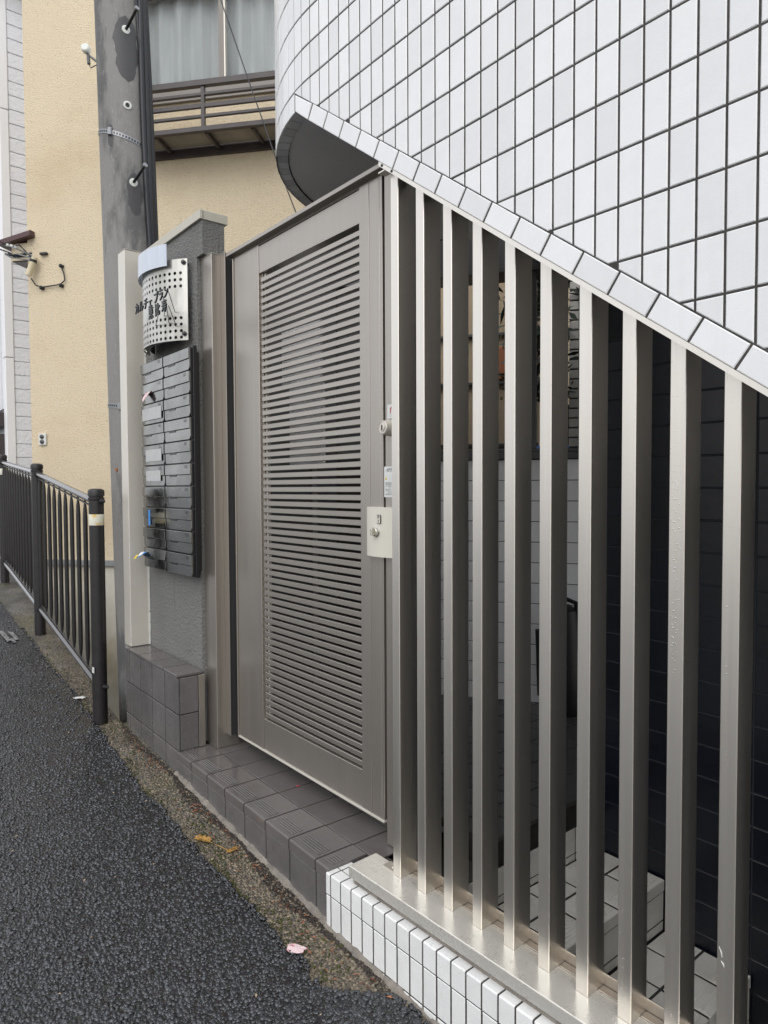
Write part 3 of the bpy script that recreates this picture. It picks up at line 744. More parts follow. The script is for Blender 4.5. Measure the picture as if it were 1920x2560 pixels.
# stickers
s1_ = MB().box(-1.684, -1.644, YG-.0006, YG-.0001, .220, .264).build('exit_sticker', 'paper', ga)
MB().tube([(-1.668, YG-.0012, .236), (-1.668, YG-.0012, .248), (-1.664, YG-.0012, .254), (-1.657, YG-.0012, .254), (-1.653, YG-.0012, .248), (-1.653, YG-.0012, .236)], .0016, 6).build('arrow', 'red', s1_)
text('sticker_lettering', 'とって\nハンドル', .0052, 'ink', (-1.666, YG-.0009, .2285), (R(90), 0, 0), s1_)
s2_ = MB().box(-1.701, -1.640, YG-.0006, YG-.0001, -.030, .068).build('caution_sticker', 'paper', ga)
text('sticker_lettering', '▲ 電気錠扉\nご使用上の注意', .0062, 'ink', (-1.671, YG-.0009, .056), (R(90), 0, 0), s2_)
MB().slab([(-1.697, .026), (-1.6865, .026), (-1.69175, .036)], YG-.0006, YG-.0011).build('warning_triangle', 'yellow', s2_)
text('sticker_lettering', '●扉を閉めるときは\n手や指をはさまない\nように注意してくだ\nさい。\n●扉に乗ったりぶら\n下がったりしないで\nください。\n●風の強い日は必ず', .0052, 'ink', (-1.671, YG-.0009, -.003), (R(90), 0, 0), s2_)

# ------------------------------------------------------------------ mailboxes
mbk = thing('mailbox_bank', (-3.19, 1.30, -.39), 'two columns of ten small stainless steel mailboxes on a black frame', 'mailbox')
MB().box(-3.490, -2.884, 1.270, 1.288, -.398, .634, W0, .002).build('frame', 'black_plastic', mbk)
MB().box(-3.46, -2.91, 1.2885, 1.3095, -.37, .61).build('wall_spacer', 'black_plastic', mbk)
YM = 1.258; MH = .1023; WL = .295
numsL = ['505', '502', '406', '403', '306', '303', '301', '205', '202', None]
numsR = [None, '503', '407', '405', '401', '305', '302', '204', '203', '201']
def rounded_low(w_, h_, r_):
    pts = [(-w_/2, h_/2), (-w_/2, -h_/2+r_)]
    pts += [(-w_/2+r_-r_*math.cos(a), -h_/2+r_-r_*math.sin(a)) for a in (R(25), R(50), R(75))]
    pts += [(-w_/2+r_, -h_/2), (w_/2-r_, -h_/2)]
    pts += [(w_/2-r_+r_*math.sin(a), -h_/2+r_-r_*math.cos(a)) for a in (R(15), R(40), R(65))]
    pts += [(w_/2, -h_/2+r_), (w_/2, h_/2)]
    return pts
def flapm():
    return MB().slab(rounded_low(WL-.008, .0475, .014), 0, -.005, W0, .0012).mesh('lower_flap', 'steel_mail')
def upm():
    return MB().slab(rect(WL-.008, .047), 0, -.009, W0, .0012).mesh('upper_flap', 'steel_mail')
lowm, uppm = flapm(), upm()
slotm = MB().slab([(-.04, -.004), (.033, -.004), (.040, .004), (-.04, .004)], 0, -.0012).mesh('finger_slot', 'black_plastic')
boxm = MB().box(-WL/2+.001, WL/2-.001, 0, .012, -MH/2+.002, MH/2-.002, W0, .001).mesh('box', 'black_plastic')
mroots = {}
for c in range(2):
    for i in range(10):
        xm = -3.487+WL/2+.301*c+.001; zt = .630-MH*i-.004
        zm = zt-MH/2
        root = place('mailbox', boxm, (xm, YM+.002, zm), mbk)
        up_ = place('upper_flap', uppm, (xm, YM+.002, zm+.0245), root)
        if c == 0 and i == 9: up_.rotation_euler = (R(-9), 0, 0)
        place('lower_flap', lowm, (xm, YM+.002, zm-.0245), root)
        place('finger_slot', slotm, (xm-.052, YM-.0035, zm-.004), root)
        num = (numsL, numsR)[c][i]
        if num: text('number', num[0]+' '+num[1]+' '+num[2], .021, 'black', (xm+WL/2-.046, YM-.0076, zm+.0345), (R(90), 0, 0), root, sx=.8)
        mroots[c, i] = (root, xm, zm)
def mtape(c, i, a0, a1, z0, z1, m, nm, lab):
    root, xm, zm = mroots[c, i]
    o = MB().box(xm+a0, xm+a1, YM-.0085, YM-.0078, zm+z0, zm+z1).build(nm, m, root)
    o['label'] = lab
mtape(0, 2, -.125, .125, -.03, .028, 'grey_tape', 'tape', 'wide strip of whitish tape sealing the box')
mtape(0, 4, -.085, .12, -.03, .028, 'grey_tape', 'tape', 'strip of whitish tape sealing the box')
mtape(0, 5, -.085, .105, -.025, .026, 'grey_tape', 'tape', 'strip of whitish tape sealing the box')
mtape(0, 7, -.062, -.042, -.04, .036, 'blue_tape', 'tape', 'narrow vertical blue tape')
# leaflets pushed in the slots
root, xm, zm = mroots[0, 1]
lfm = MB(); lfm.add([(xm-.075, YM-.009, zm+.004), (xm+.0, YM-.009, zm+.010), (xm-.018, YM-.030, zm-.026), (xm-.05, YM-.034, zm-.044), (xm-.068, YM-.026, zm-.022)], [(0, 1, 2), (0, 2, 3, 4)])
tag(lfm.build('leaflet', 'pink_paper'), 'pale pink leaflet sticking out of the second mailbox from the top in the left column', 'leaflet')
root, xm, zm = mroots[0, 9]
lt = thing('folded_flyer', (xm-.13, YM-.03, zm), 'crumpled blue white and yellow flyer stuck in the lowest left mailbox', 'flyer')
fm = MB(); fm.add([(xm-.155, YM-.012, zm+.02), (xm-.085, YM-.01, zm+.028), (xm-.10, YM-.05, zm+.0), (xm-.145, YM-.055, zm-.018), (xm-.165, YM-.03, zm-.005), (xm-.115, YM-.025, zm+.015)], [(0, 5, 4), (5, 1, 2), (5, 2, 3), (5, 3, 4), (0, 1, 5)])
fm.build('sheet', 'blue_tape', lt)
MB().add([(xm-.15, YM-.0425, zm+.010), (xm-.115, YM-.0445, zm+.014), (xm-.118, YM-.0560, zm-.006), (xm-.145, YM-.0585, zm-.010)], [(0, 1, 2, 3)]).build('printed_panel', 'yellow', lt)
MB().add([(xm-.11, YM-.032, zm+.026), (xm-.088, YM-.022, zm+.030), (xm-.09, YM-.040, zm+.012), (xm-.108, YM-.050, zm+.008)], [(0, 1, 2, 3)]).build('white_fold', 'paper', lt)

# ------------------------------------------------------------------ building name sign
sg = thing('name_sign', (-3.2, 1.30, .65), 'curved perforated steel name plate with black Japanese lettering above the mailboxes', 'sign')
sc_ = Vector((-3.204, 1.530, 0)); SR = .341
def arcp(th, r_, z): return (sc_.x+r_*math.sin(th), sc_.y-r_*math.cos(th), z)
def arcplate(name, m, t0, t1, r_, z0, z1, holes=None, thick=.0025, nseg=28):
    zs_ = [z0, z1]; cells = set(); ths = []
    if holes:
        tt, zz, hr = holes
        dt = tt[1]-tt[0] if len(tt) > 1 else .08
        tb = [t-dt/2 for t in tt]+[tt[-1]+dt/2]
        ths = [t0]+tb+[t1]
        zb = []
        for grp in zz:
            dz = abs(grp[1]-grp[0]); zb += [grp[0]-dz/2]+[g+dz/2 for g in grp]
        zs_ = [z0]+sorted(zb)+[z1]
        hz = [g for grp in zz for g in grp]
    else: ths = [t0+(t1-t0)*i/nseg for i in range(nseg+1)]; tt = []; hz = []
    # refine plain spans
    def refine(a, lim):
        out = [a[0]]
        for p, q in zip(a, a[1:]):
            n = max(1, int(abs(q-p)/lim+.5)); out += [p+(q-p)*(i+1)/n for i in range(n)]
        return out
    ths = refine(ths, .09)
    m_ = MB()
    for i in range(len(ths)-1):
        for j in range(len(zs_)-1):
            ta, tb2, za, zb2 = ths[i], ths[i+1], zs_[j], zs_[j+1]
            hole = None
            for t in tt:
                for h in hz:
                    if ta < t < tb2 and za < h < zb2: hole = (t, h)
            for rr in (r_, r_-thick):
                if not hole:
                    m_.add([arcp(ta, rr, za), arcp(tb2, rr, za), arcp(tb2, rr, zb2), arcp(ta, rr, zb2)], [(0, 1, 2, 3)])
                else:
                    t, h = hole
                    sq = [(tb2, h), (tb2, zb2), (t, zb2), (ta, zb2), (ta, h), (ta, za), (t, za), (tb2, za)]
                    ci = [(t+holes[2]*math.cos(k*math.pi/4)/SR, h+holes[2]*math.sin(k*math.pi/4)) for k in range(8)]
                    m_.add([arcp(a, rr, b) for a, b in sq+ci], [(k, (k+1) % 8, 8+(k+1) % 8, 8+k) for k in range(8)])
            if hole:
                m_.add([arcp(a, rr, b) for rr in (r_, r_-thick) for a, b in ci], [(k, (k+1) % 8, 8+(k+1) % 8, 8+k) for k in range(8)])
    for zz_ in (z0, z1):
        for i in range(len(ths)-1):
            m_.add([arcp(ths[i], r_, zz_), arcp(ths[i+1], r_, zz_), arcp(ths[i+1], r_-thick, zz_), arcp(ths[i], r_-thick, zz_)], [(0, 1, 2, 3)])
    for t in (t0, t1):
        m_.add([arcp(t, r_, z0), arcp(t, r_, z1), arcp(t, r_-thick, z1), arcp(t, r_-thick, z0)], [(0, 1, 2, 3)])
    return m_.build(name, m, sg)
t_r = math.asin((-2.967-sc_.x)/SR)
cols_t = [R(38.5-4.85*i) for i in range(16)][::-1]
arcplate('perforated_plate', 'steel_plate', -t_r, t_r, SR, .672, 1.036, ([*cols_t], [[.686, .715, .744, .773], [.915, .944, .973]], .0078))
arcplate('backing_shadow_plate', 'black_plastic', -t_r+.04, t_r-.22, SR-.030, .675, 1.03)
arcplate('upper_cover', 'pale_blue', -R(40), R(29), SR+.020, 1.004, 1.102, thick=.003)
for z in (1.019, .700):
    MB().lathe([(.011, -.03), (.011, .006), (.007, .006), (.007, .012), (.004, .014)], arcp(t_r-.05, SR, z), (math.sin(t_r-.05), -math.cos(t_r-.05), 0), 14).build('bolt', 'alu_dark', sg)
for i, ch_ in enumerate('カルチェプラン'):
    text('letter', ch_, .052, 'letter', (-3.090+.0535*i+(.012 if i > 3 else 0), 1.10, .803-(.006 if ch_ == 'ェ' else 0)), (R(90), 0, 0), sg, ext=.003)
for i, ch_ in enumerate('恵比寿'):
    text('letter', ch_, .056, 'letter', (-2.924+.074*i, 1.10, .750), (R(90), 0, 0), sg, ext=.003)
for x, z in ((-2.745, .812), (-2.80, .80), (-2.775, .765), (-2.74, .748), (-2.86, .765)):
    xb = x-.275; th_ = math.asin(max(-.9, min(.9, (xb-sc_.x)/SR)))
    MB().tube([(x, 1.104, z), (x-.05, 1.13, z-.001), (xb, sc_.y-SR*math.cos(th_)+.004, z-.012)], .0017, 6).build('bracket_rod', 'letter', sg)

# ------------------------------------------------------------------ guard rail along the drop
POSTS = [(-3.690, 1.084, -1.206, .003), (-5.283, 1.154, -1.020, .183), (-7.29, 1.296, -.871, .330), (-9.3, 1.45, -.74, .47)]
gr = thing('guard_rail', (-5.3, 1.15, -1.02), 'dark brown steel guard rail with close vertical balusters along the road edge', 'railing')
def railz(i, z): x, y, zb, zt = POSTS[i]; return Vector((x, y, zb+(zt-zb)*z))
for i, (x, y, zb, zt) in enumerate(POSTS):
    p = MB().lathe([(.037, -.05), (.037, zt-zb-.055)], (x, y, zb), n=24).build('post', 'rail', gr, smooth=True)
    h = zt-zb
    MB().lathe([(.0385, h-.062), (.040, h-.058), (.040, h-.048), (.036, h-.046), (.036, h-.040), (.041, h-.038), (.041, h-.016), (.038, h-.008), (.028, h-.002), (.012, h)], (x, y, zb), n=24).build('cap', 'rail', p, smooth=True)
    if i in (0, 2): MB().lathe([(.0375, h-.190), (.0378, h-.189), (.0378, h-.134), (.0375, h-.133)], (x, y, zb), n=24).build('reflector_band', 'reflector', p, smooth=True)
for i in range(len(POSTS)-1):
    A, B = Vector(POSTS[i][:2]+(0,)), Vector(POSTS[i+1][:2]+(0,))
    d = (B-A).normalized(); s_off = Vector((d.y, -d.x, 0))*.0
    side = Vector((-d.y, d.x, 0)); side = side if side.y < 0 else -side
    hA, hB = POSTS[i][3]-.066, POSTS[i+1][3]-.074
    lA, lB = POSTS[i][2]+.175, POSTS[i+1][2]+.175
    g = .030
    for nm_, za, zb_, rr in (('top_rail', hA, hB, .019), ('bottom_rail', lA, lB, .019)):
        a = A+d*g+side*0+Vector((0, 0, za)); b_2 = B-d*g+Vector((0, 0, zb_))
        MB().tube([a, b_2], rr, 14).build(nm_, 'rail_tube', gr, smooth=True)
        for e, q in ((1, a), (-1, b_2)):
            MB().tube([q-d*.004*e, q+d*.012*e], .0265, 14).build('rail_collar', 'rail', gr, smooth=True)
    MB().tube([A+d*.04+Vector((0, 0, hA-.032)), B-d*.04+Vector((0, 0, hB-.032))], .006, 6).build('baluster_strip', 'rail', gr)
    MB().tube([A+d*.04+Vector((0, 0, lA+.032)), B-d*.04+Vector((0, 0, lB+.032))], .006, 6).build('baluster_strip', 'rail', gr)
    L = (B-A).length; nb = int(round((L-.05)/.151))
    for k in range(nb):
        t = ((k+.5)/nb); q = A+(B-A)*t
        z1 = hA+(hB-hA)*t-.014; z0 = lA+(lB-lA)*t+.014
        MB().tube([q+Vector((0, 0, z)) for z in (z0, z0+.03, z0+.055, z0+.11, z1-.11, z1-.055, z1-.03, z1)],
                  [.005, .006, .010, .0125, .0125, .010, .006, .005], 9, False).build('baluster', 'rail', gr, smooth=True)
x, y, zb, zt = POSTS[0]
for z in (zt-.066, zb+.175):
    MB().lathe([(.016, .03), (.016, .040), (.009, .046), (.009, .055), (.003, .062)], (x, y, z), (.9, .43, 0), 12).build('end_bolt', 'black', gr, smooth=True)
MB().box(x+.006, x+.030, y-.0385, y-.0345, zb+.255, zb+.283, W0).build('worn_sticker', 'paper', gr)

# ------------------------------------------------------------------ utility pole
PB, PT = Vector((-4.094, 1.508, -2.2)), Vector((-4.409, 1.4625, 3.9))
def pp(z): t = (z-PB.z)/(PT.z-PB.z); return PB+(PT-PB)*t
pole = thing('utility_pole', pp(-2.2), 'thick weathered concrete utility pole behind the mailbox wall', 'utility pole')
MB().tube([pp(z) for z in (-2.2, -1.2, 0, 1.2, 2.4, 3.9)], [.172, .168, .160, .150, .142, .134], 40).build('shaft', 'pole', pole, smooth=True)
view = lambda P: Vector((-P.x, -P.y, 0)).normalized()
def onpole(z, ang, off=0.0):                 # ang: degrees to the right of the direction facing the camera
    c = pp(z); rr = np.interp(z, (-2.2, -1.2, 0, 1.2, 2.4, 3.9), (.172, .168, .160, .150, .142, .134))+off
    v = view(c); a = math.atan2(v.y, v.x)+R(ang)
    return c+Vector((math.cos(a), math.sin(a), 0))*rr, Vector((math.cos(a), math.sin(a), 0))
for z, a0, a1, zh in ((2.63, -14, 42, .20), (1.76, 2, 36, .13), (2.10, -40, -25, .07)):
    pt = MB(); prof = []; nr, nc = 16, 8
    for j in range(nr+1):
        v = -1+2*j/nr; hw = math.sqrt(max(0, 1-abs(v)**2.6)); wob = .10*math.sin(7*v+z)+.06*math.sin(17*v)
        for i in range(nc+1):
            t = -1+2*i/nc; am = (a0+a1)/2+(a1-a0)/2*(t*hw*(1+.12*v)+wob*hw)
            prof.append(onpole(z+zh*v, am, .0012)[0])
    pt.add(prof, [(j*(nc+1)+i, j*(nc+1)+i+1, (j+1)*(nc+1)+i+1, (j+1)*(nc+1)+i) for j in range(nr) for i in range(nc)])
    pt.build('wet_patch', 'wet_patch', pole, smooth=True)
for z, a in ((2.745, 14), (1.83, 16)):
    q, nv = onpole(z, a)
    MB().lathe([(.024, -.004), (.024, .004), (.017, .006), (.012, .006)], q, nv, 18).build('socket_ring', 'dish', pole, smooth=True)
    tipd = (nv+Vector((.35, .25, .55))).normalized()
    MB().tube([q, q+tipd*.15], .0085, 10).build('step_bolt', 'black', pole, smooth=True)
    MB().lathe([(.014, 0), (.014, .010)], q+tipd*.148, tipd, 12).build('bolt_head', 'galv', pole)
q, nv = onpole(2.288, 10)
MB().lathe([(.024, -.004), (.024, .005), (.015, .007), (.012, .002), (.011, -.003)], q, nv, 20).build('socket_ring', 'dish', pole, smooth=True)
MB().lathe([(.0115, 0), (.0115, .003)], q, nv, 16).build('socket_hole', 'black', pole)
for zc, sl2 in ((2.12, .045), (.49, .02)):
    band = MB(); n = 56
    P0 = []
    for k in range(n):
        a = 360*k/n; z = zc+sl2*math.cos(R(a+120))
        for dz, of in ((-.013, .003), (.013, .003)): P0.append(onpole(z+dz, a, of)[0])
    for k in range(n): band.add([P0[2*k], P0[2*k+1], P0[(2*k+3) % (2*n)], P0[(2*k+2) % (2*n)]], [(0, 1, 2, 3)])
    bo = band.build('steel_band', 'galv', pole)
    sl_m = MB()
    for k in range(0, 26):
        a = -82+k*6.6; z = zc+sl2*math.cos(R(a+120))
        c4 = [onpole(z+dz, a+da, .0042)[0] for dz, da in ((-.006, -1.7), (-.006, 1.7), (.006, 1.7), (.006, -1.7))]
        sl_m.add(c4, [(0, 1, 2, 3)])
    sl_m.build('slots', 'black', bo)
    q, nv = onpole(zc+sl2*math.cos(R(88)), -32, .006)
    MB().tube([q-Vector((0, 0, .02)), q+Vector((0, 0, .02))], .013, 10).build('buckle', 'galv', pole)
# cable bundle on the right flank
cb = thing('cable_bundle', onpole(-1.0, 60)[0], 'bundle of black cables running up the right side of the utility pole', 'cables')
for j, (a, rr) in enumerate(((50, .017), (59, .021), (70, .022), (45, .009))):
    pts = [onpole(z, a+5*math.sin(z*2.3+j)+(6 if z < 1.0 else 0), rr*.8)[0] for z in np.linspace(-.9, 3.8, 26)]
    MB().tube(pts, rr, 10).build('cable', 'cable', cb, smooth=True)
orq, nv = onpole(.115, -50, .002)
tag(MB().lathe([(.011, -.002), (.011, .002)], orq, nv, 14).build('orange_plug', 'orange_brown'), 'small orange plug in the side of the utility pole', 'plug')

# ------------------------------------------------------------------ cream stucco house, its frame rotated
ang = math.atan2(.647, .763)
FB = Fr((-6.509, 2.116, 0), ang)               # b runs away from us, c is height
hb = thing('stucco_house', FB.p(0, 0, -.665), 'cream stucco house on a concrete base with a bronze window balcony upstairs', 'house')
MB().box(-.90, .254, 0, 4, -.668, 5.2, FB).build('wall', 'stucco', hb)
w2 = MB(); w2.box(.254, 4.4, 0, 4, -.668, 3.47, FB); w2.box(.254, 4.4, 0.25, 4, 3.47, 5.2, FB); w2.box(.254, 4.4, 0, .249, 4.47, 5.2, FB)
w2.build('wall', 'stucco', hb)
MB().box(-.90, 4.4, -.03, .02, -.722, -.668, FB, .003).build('ledge', 'galv', hb)
MB().box(-.89, 4.4, .0, 4, -2.5, -.7225, FB).build('base', 'concrete', hb)
for z in (-1.016, -1.39, -1.851):
    MB().lathe([(.019, -.004), (.019, .003), (.008, .003)], FB.p(-.02, 0, z), FB.v*-1, 12).build('form_hole', 'grout_dark', hb)
# bay box at the left end
MB().box(-1.07, -.9005, 0.0, .9, 2.17, 2.33, FB).build('bay_box', 'stucco', hb)
MB().box(-1.065, -.901, .01, .88, 2.160, 2.1695, FB).build('bay_underside', 'bronze', hb)
fl_ = MB(); 
for z0, z1, bo in ((.0, .028, -.075), (.028, .052, -.06)):
    P = []
    for a, zz in ((-1.16, 2.30), (-.82, 2.372)):
        for b, z in ((bo, zz+z0), (.9, zz+z0), (.9, zz+z1), (bo, zz+z1)): P.append(FB.p(a, b, z))
    fl_.add(P, [(0, 1, 2, 3), (4, 5, 6, 7), (0, 1, 5, 4), (1, 2, 6, 5), (2, 3, 7, 6), (3, 0, 4, 7)])
fl_.build('flashing', 'maroon', hb)
# two windows behind the balcony
def win(a0, a1, z0, z1, mull):
    f = MB(); t = .045
    f.box(a0-t, a1+t, -.02, .06, z0-.07, z0-.001, FB, .003); f.box(a0-t, a0-.001, -.012, .06, z0, z1+t, FB, .003)
    f.box(a1+.001, a1+t, -.012, .06, z0, z1+t, FB, .003); f.box(a0, a1, -.012, .06, z1, z1+t, FB, .003)
    fo = f.build('window', 'sash', hb)
    MB().box(mull-.028, mull+.022, -.008, .03, z0, z1, FB, .002).build('mullion', 'sash', fo)
    MB().box(mull+.023, mull+.036, -.010, .03, z0, z1, FB, .001).build('mullion_edge', 'alu_light', fo)
    MB().box(a0, mull-.028, .012, .016, z0, z1, FB).build('pane', 'glass', fo)
    MB().box(mull+.037, a1, .030, .034, z0, z1, FB).build('pane', 'glass', fo)
    c = MB(); n = 90; pts = []
    for i in range(n+1):
        a = a0+(a1-a0)*i/n; pts.append((a, .11+.022*math.sin(i*1.05)+.012*math.sin(i*.37+1)))
    for (p0, p1) in zip(pts, pts[1:]):
        c.add([FB.p(p0[0], p0[1], z0-.05), FB.p(p1[0], p1[1], z0-.05), FB.p(p1[0], p1[1], z1+.05), FB.p(p0[0], p0[1], z1+.05)], [(0, 1, 2, 3)])
    c.build('curtain', 'curtain', fo, smooth=True)
    return fo
win(.30, 3.2, 3.56, 4.42, 1.078)
# open the wall behind the window: dark room box
hb2 = None
# balcony
bl = MB()
OB = -.33
bal = MB().box(.30, 3.3, OB-.02, OB+.02, 3.005, 3.045, FB, .002).build('balcony', 'bronze', hb)
MB().box(.30, 3.3, OB-.025, OB+.02, 3.377, 3.428, FB, .003).build('balcony_rail', 'bronze', bal)
for z, r_ in ((3.315, .012), (3.220, .018), (3.133, .012)):
    MB().box(.30, 3.3, OB-.012, OB+.012, z-r_, z+r_, FB, .002).build('balcony_rail', 'bronze', bal)
for a in (.34, 1.047, 1.9, 2.7):
    MB().box(a-.016, a+.016, OB-.014, OB+.018, 3.046, 3.376, FB, .002).build('baluster', 'bronze', bal)
for a in (.60, 1.06, 1.47, 1.9, 2.35):
    MB().box(a-.012, a+.012, OB+.021, -.036, 2.996, 3.032, FB, .001).build('bracket', 'bronze', bal)
MB().box(.30, 3.3, -.035, -.001, 2.965, 3.045, FB, .002).build('wall_rail', 'bronze', bal)
cg = MB(); n = 24; pr = [(OB+.03+i*(abs(OB)-.07)/n, 3.040+.006*math.sin(i*math.pi/2)) for i in range(n+1)]
for (b0, z0), (b1, z1) in zip(pr, pr[1:]): cg.add([FB.p(.3, b0, z0), FB.p(3.3, b0, z0), FB.p(3.3, b1, z1), FB.p(.3, b1, z1)], [(0, 1, 2, 3)])
cg.build('balcony_floor', 'corrugated', bal, smooth=True)
MB().box(.30, 3.3, -.03, .0, 3.455, 3.475, FB, .002).build('sill_flashing', 'sash', hb)
# small fittings on the wall
vp = MB().box(-.815, -.737, -.018, 0, .420, .530, FB, .003).build('vent_plate', 'dish', hb)
for z in (.452, .500): MB().lathe([(.020, 0), (.020, .010), (.012, .016)], FB.p(-.776, -.018, z), FB.v*-1, 12).build('valve', 'alu_dark', vp, smooth=True)
sd_ = thing('service_drop', FB.p(-.84, -.05, 2.0), 'overhead service cable clamp with a cream insulator on the corner of the cream house', 'cable fitting')
MB().tube([FB.p(-.845, -.07, 2.00), FB.p(-.79, -.05, 2.17)][::-1], .028, 14).build('insulator', 'cream_plastic', sd_, smooth=True)
MB().tube([FB.p(-.803, -.054, 2.125), FB.p(-.797, -.053, 2.148)], .031, 14).build('insulator_band', 'black', sd_)
MB().tube([FB.p(-.83, -.05, 1.98), FB.p(-.80, -.03, 1.92), FB.p(-.74, -.02, 1.90), FB.p(-.55, -.02, 1.915), FB.p(-.50, -.02, 1.95), FB.p(-.51, -.02, 2.02), FB.p(-.535, -.02, 2.08)], .006, 8).build('cable', 'cable', sd_, smooth=True)
for a, z in ((-.745, 1.895), (-.54, 1.905), (-.535, 2.085)):
    MB().lathe([(.018, -.02), (.018, .012), (.010, .02)], FB.p(a, -.02, z), FB.v*-1, 10).build('cable_clip', 'black', sd_, smooth=True)
MB().box(-.755, -.68, -.03, -.005, 2.20, 2.222, FB, .003).build('bracket', 'black', sd_)
rsd = random.Random(4)
for j in range(7):
    a0, z0 = -.99+rsd.uniform(-.08, .05), 2.26+rsd.uniform(-.07, .02)
    MB().tube([FB.p(a0-.02, -.10, z0), FB.p(a0+.06, -.12+rsd.uniform(-.03, .03), z0-.03+rsd.uniform(-.02, .04)), FB.p(-.80, -.07, 2.16+rsd.uniform(-.03, .05))], rsd.choice((.004, .006, .008)), 6).build('wire_tail', 'galv' if j % 3 == 0 else 'cable', sd_, smooth=True)
for a in (-1.03, -.985, -.94): MB().tube([FB.p(a-.012, -.10, 2.286-(a+1.03)*.25), FB.p(a+.012, -.10, 2.280-(a+1.03)*.25)], .013, 10).build('splice', 'dish', sd_)
tag(MB().tube([FB.p(-1.03, -.10, 2.285), FB.p(-1.6, -1.2, 2.50), FB.p(-3.4, -5.5, 2.9)], .004, 6).build('overhead_wire', 'cable'), 'thin upper overhead wire running left from the insulator on the cream house', 'wire')
tag(MB().tube([FB.p(-1.02, -.10, 2.215), FB.p(-1.55, -1.1, 2.34), FB.p(-3.3, -5.0, 2.8)], .006, 6).build('overhead_wire', 'cable'), 'thick lower overhead wire running left from the insulator on the cream house', 'wire')
# satellite dish fixed behind the pole
dq = Vector((-6.00, 1.862, 3.545))
ds = thing('satellite_dish', dq, 'white satellite dish peeking out behind the left side of the utility pole', 'satellite dish')
MB().lathe([(.012, 0), (.10, .006), (.17, .020), (.21, .035), (.212, .030), (.17, .012), (.10, -.002), (.012, -.006)], dq+Vector((.035, .06, -.02)), (-.25, -.95, .25), 28).build('reflector', 'dish', ds, smooth=True)
lc = Vector((-5.985, 1.757, 3.600))
MB().lathe([(.026, 0), (.034, .004), (.036, .03), (.034, .045), (.026, .052)], lc, (.75, -.62, .1), 20).build('feed_horn', 'dish', ds, smooth=True)
MB().tube([lc+Vector((.02, .0, -.035)), lc+Vector((.035, .0, -.12))], .013, 10).build('feed_body', 'alu_dark', ds)
MB().tube([lc+Vector((.035, 0, -.12)), lc+Vector((.05, .01, -.155)), lc+Vector((.12, .04, -.15))], .004, 6).build('lead', 'cable', ds)
MB().tube([lc+Vector((.03, .01, -.05)), dq+Vector((.08, .10, -.10))], .010, 8).build('arm', 'galv', ds)
# wire crossing the facade
tag(MB().tube([(-4.976, 2.356, 3.992), (-4.908, 2.424, 3.717), (-4.745, 2.586, 3.047), (-4.627, 2.703, 2.571), (-4.555, 2.776, 2.278), (-4.495, 2.836, 2.059), (-4.43, 2.90, 1.80)], .0045, 6).build('slack_wire', 'cable'), 'thin black wire slanting down in front of the upstairs window', 'wire')

# ------------------------------------------------------------------ pale grey sided house at the far left
XG = -8.466
hg = thing('sided_house', (XG, 1.6, -.8), 'pale grey house with embossed siding boards and a white corner trim', 'house')
MB().box(XG-5, XG-.016, 1.60, 6.0, -2.4, 7.0).build('wall', 'siding', hg)
sbm = MB().box(-.0155, .0, 0, 1.6, .004, .1485, W0, .004).mesh('siding_board', 'siding')
for i in range(48):
    z = -.86+.1518*i
    if z > 5.6: break
    place('siding_board', sbm, (XG, 1.648, z), hg)
for z0, z1 in ((-1.2, 1.45), (1.455, 4.13), (4.135, 7)):
    MB().box(XG-.12, XG+.012, 1.555, 1.645, z0, z1-.004, W0, .006).build('corner_trim', 'trim_white', hg)
MB().box(XG-1.6, XG-.13, 1.50, 1.595, -1.2, .62, W0, .004).build('door_recess', 'bronze', hg)
MB().box(XG-1.6, XG-.13, 1.40, 1.62, .70, .86, W0, .004).build('lintel', 'bronze', hg)
MB().box(XG-5, XG-.13, 1.56, 1.599, .9, 6, W0, .004).build('front_panel', 'trim_white', hg)
MB().box(XG-3, XG+.4, 1.45, 3.6, 5.52, 5.62, W0, .004).build('eave', 'soffit', hg)
MB().tube([(XG-.20, 1.50, .9), (XG-.20, 1.50, 6)], .035, 12).build('downpipe', 'trim_white', hg, smooth=True)

# ------------------------------------------------------------------ inside the entrance
XE = -1.478
fo = MB().box(-4.2, XE, 1.64, 3.4, -1.7, ZP-.0016); fo = fo.build('lobby_floor', 'grout_dark', kind='structure')
fmh = MB().box(-.0785, .0785, 0, .157, -.007, 0, W0, .001).mesh('floor_tile', 'floor_tile')
for i in range(9):
    for j in range(9):
        place('floor_tile', fmh, (XE-.0815-.1627*i-.012, 1.66+.1615*j, ZP), fo)
ned = MB().box(XE-.010, XE+.002, 1.64, 3.4, -1.25, ZP+.0005, W0, .001).build('floor_nosing', 'grout_dark', fo)
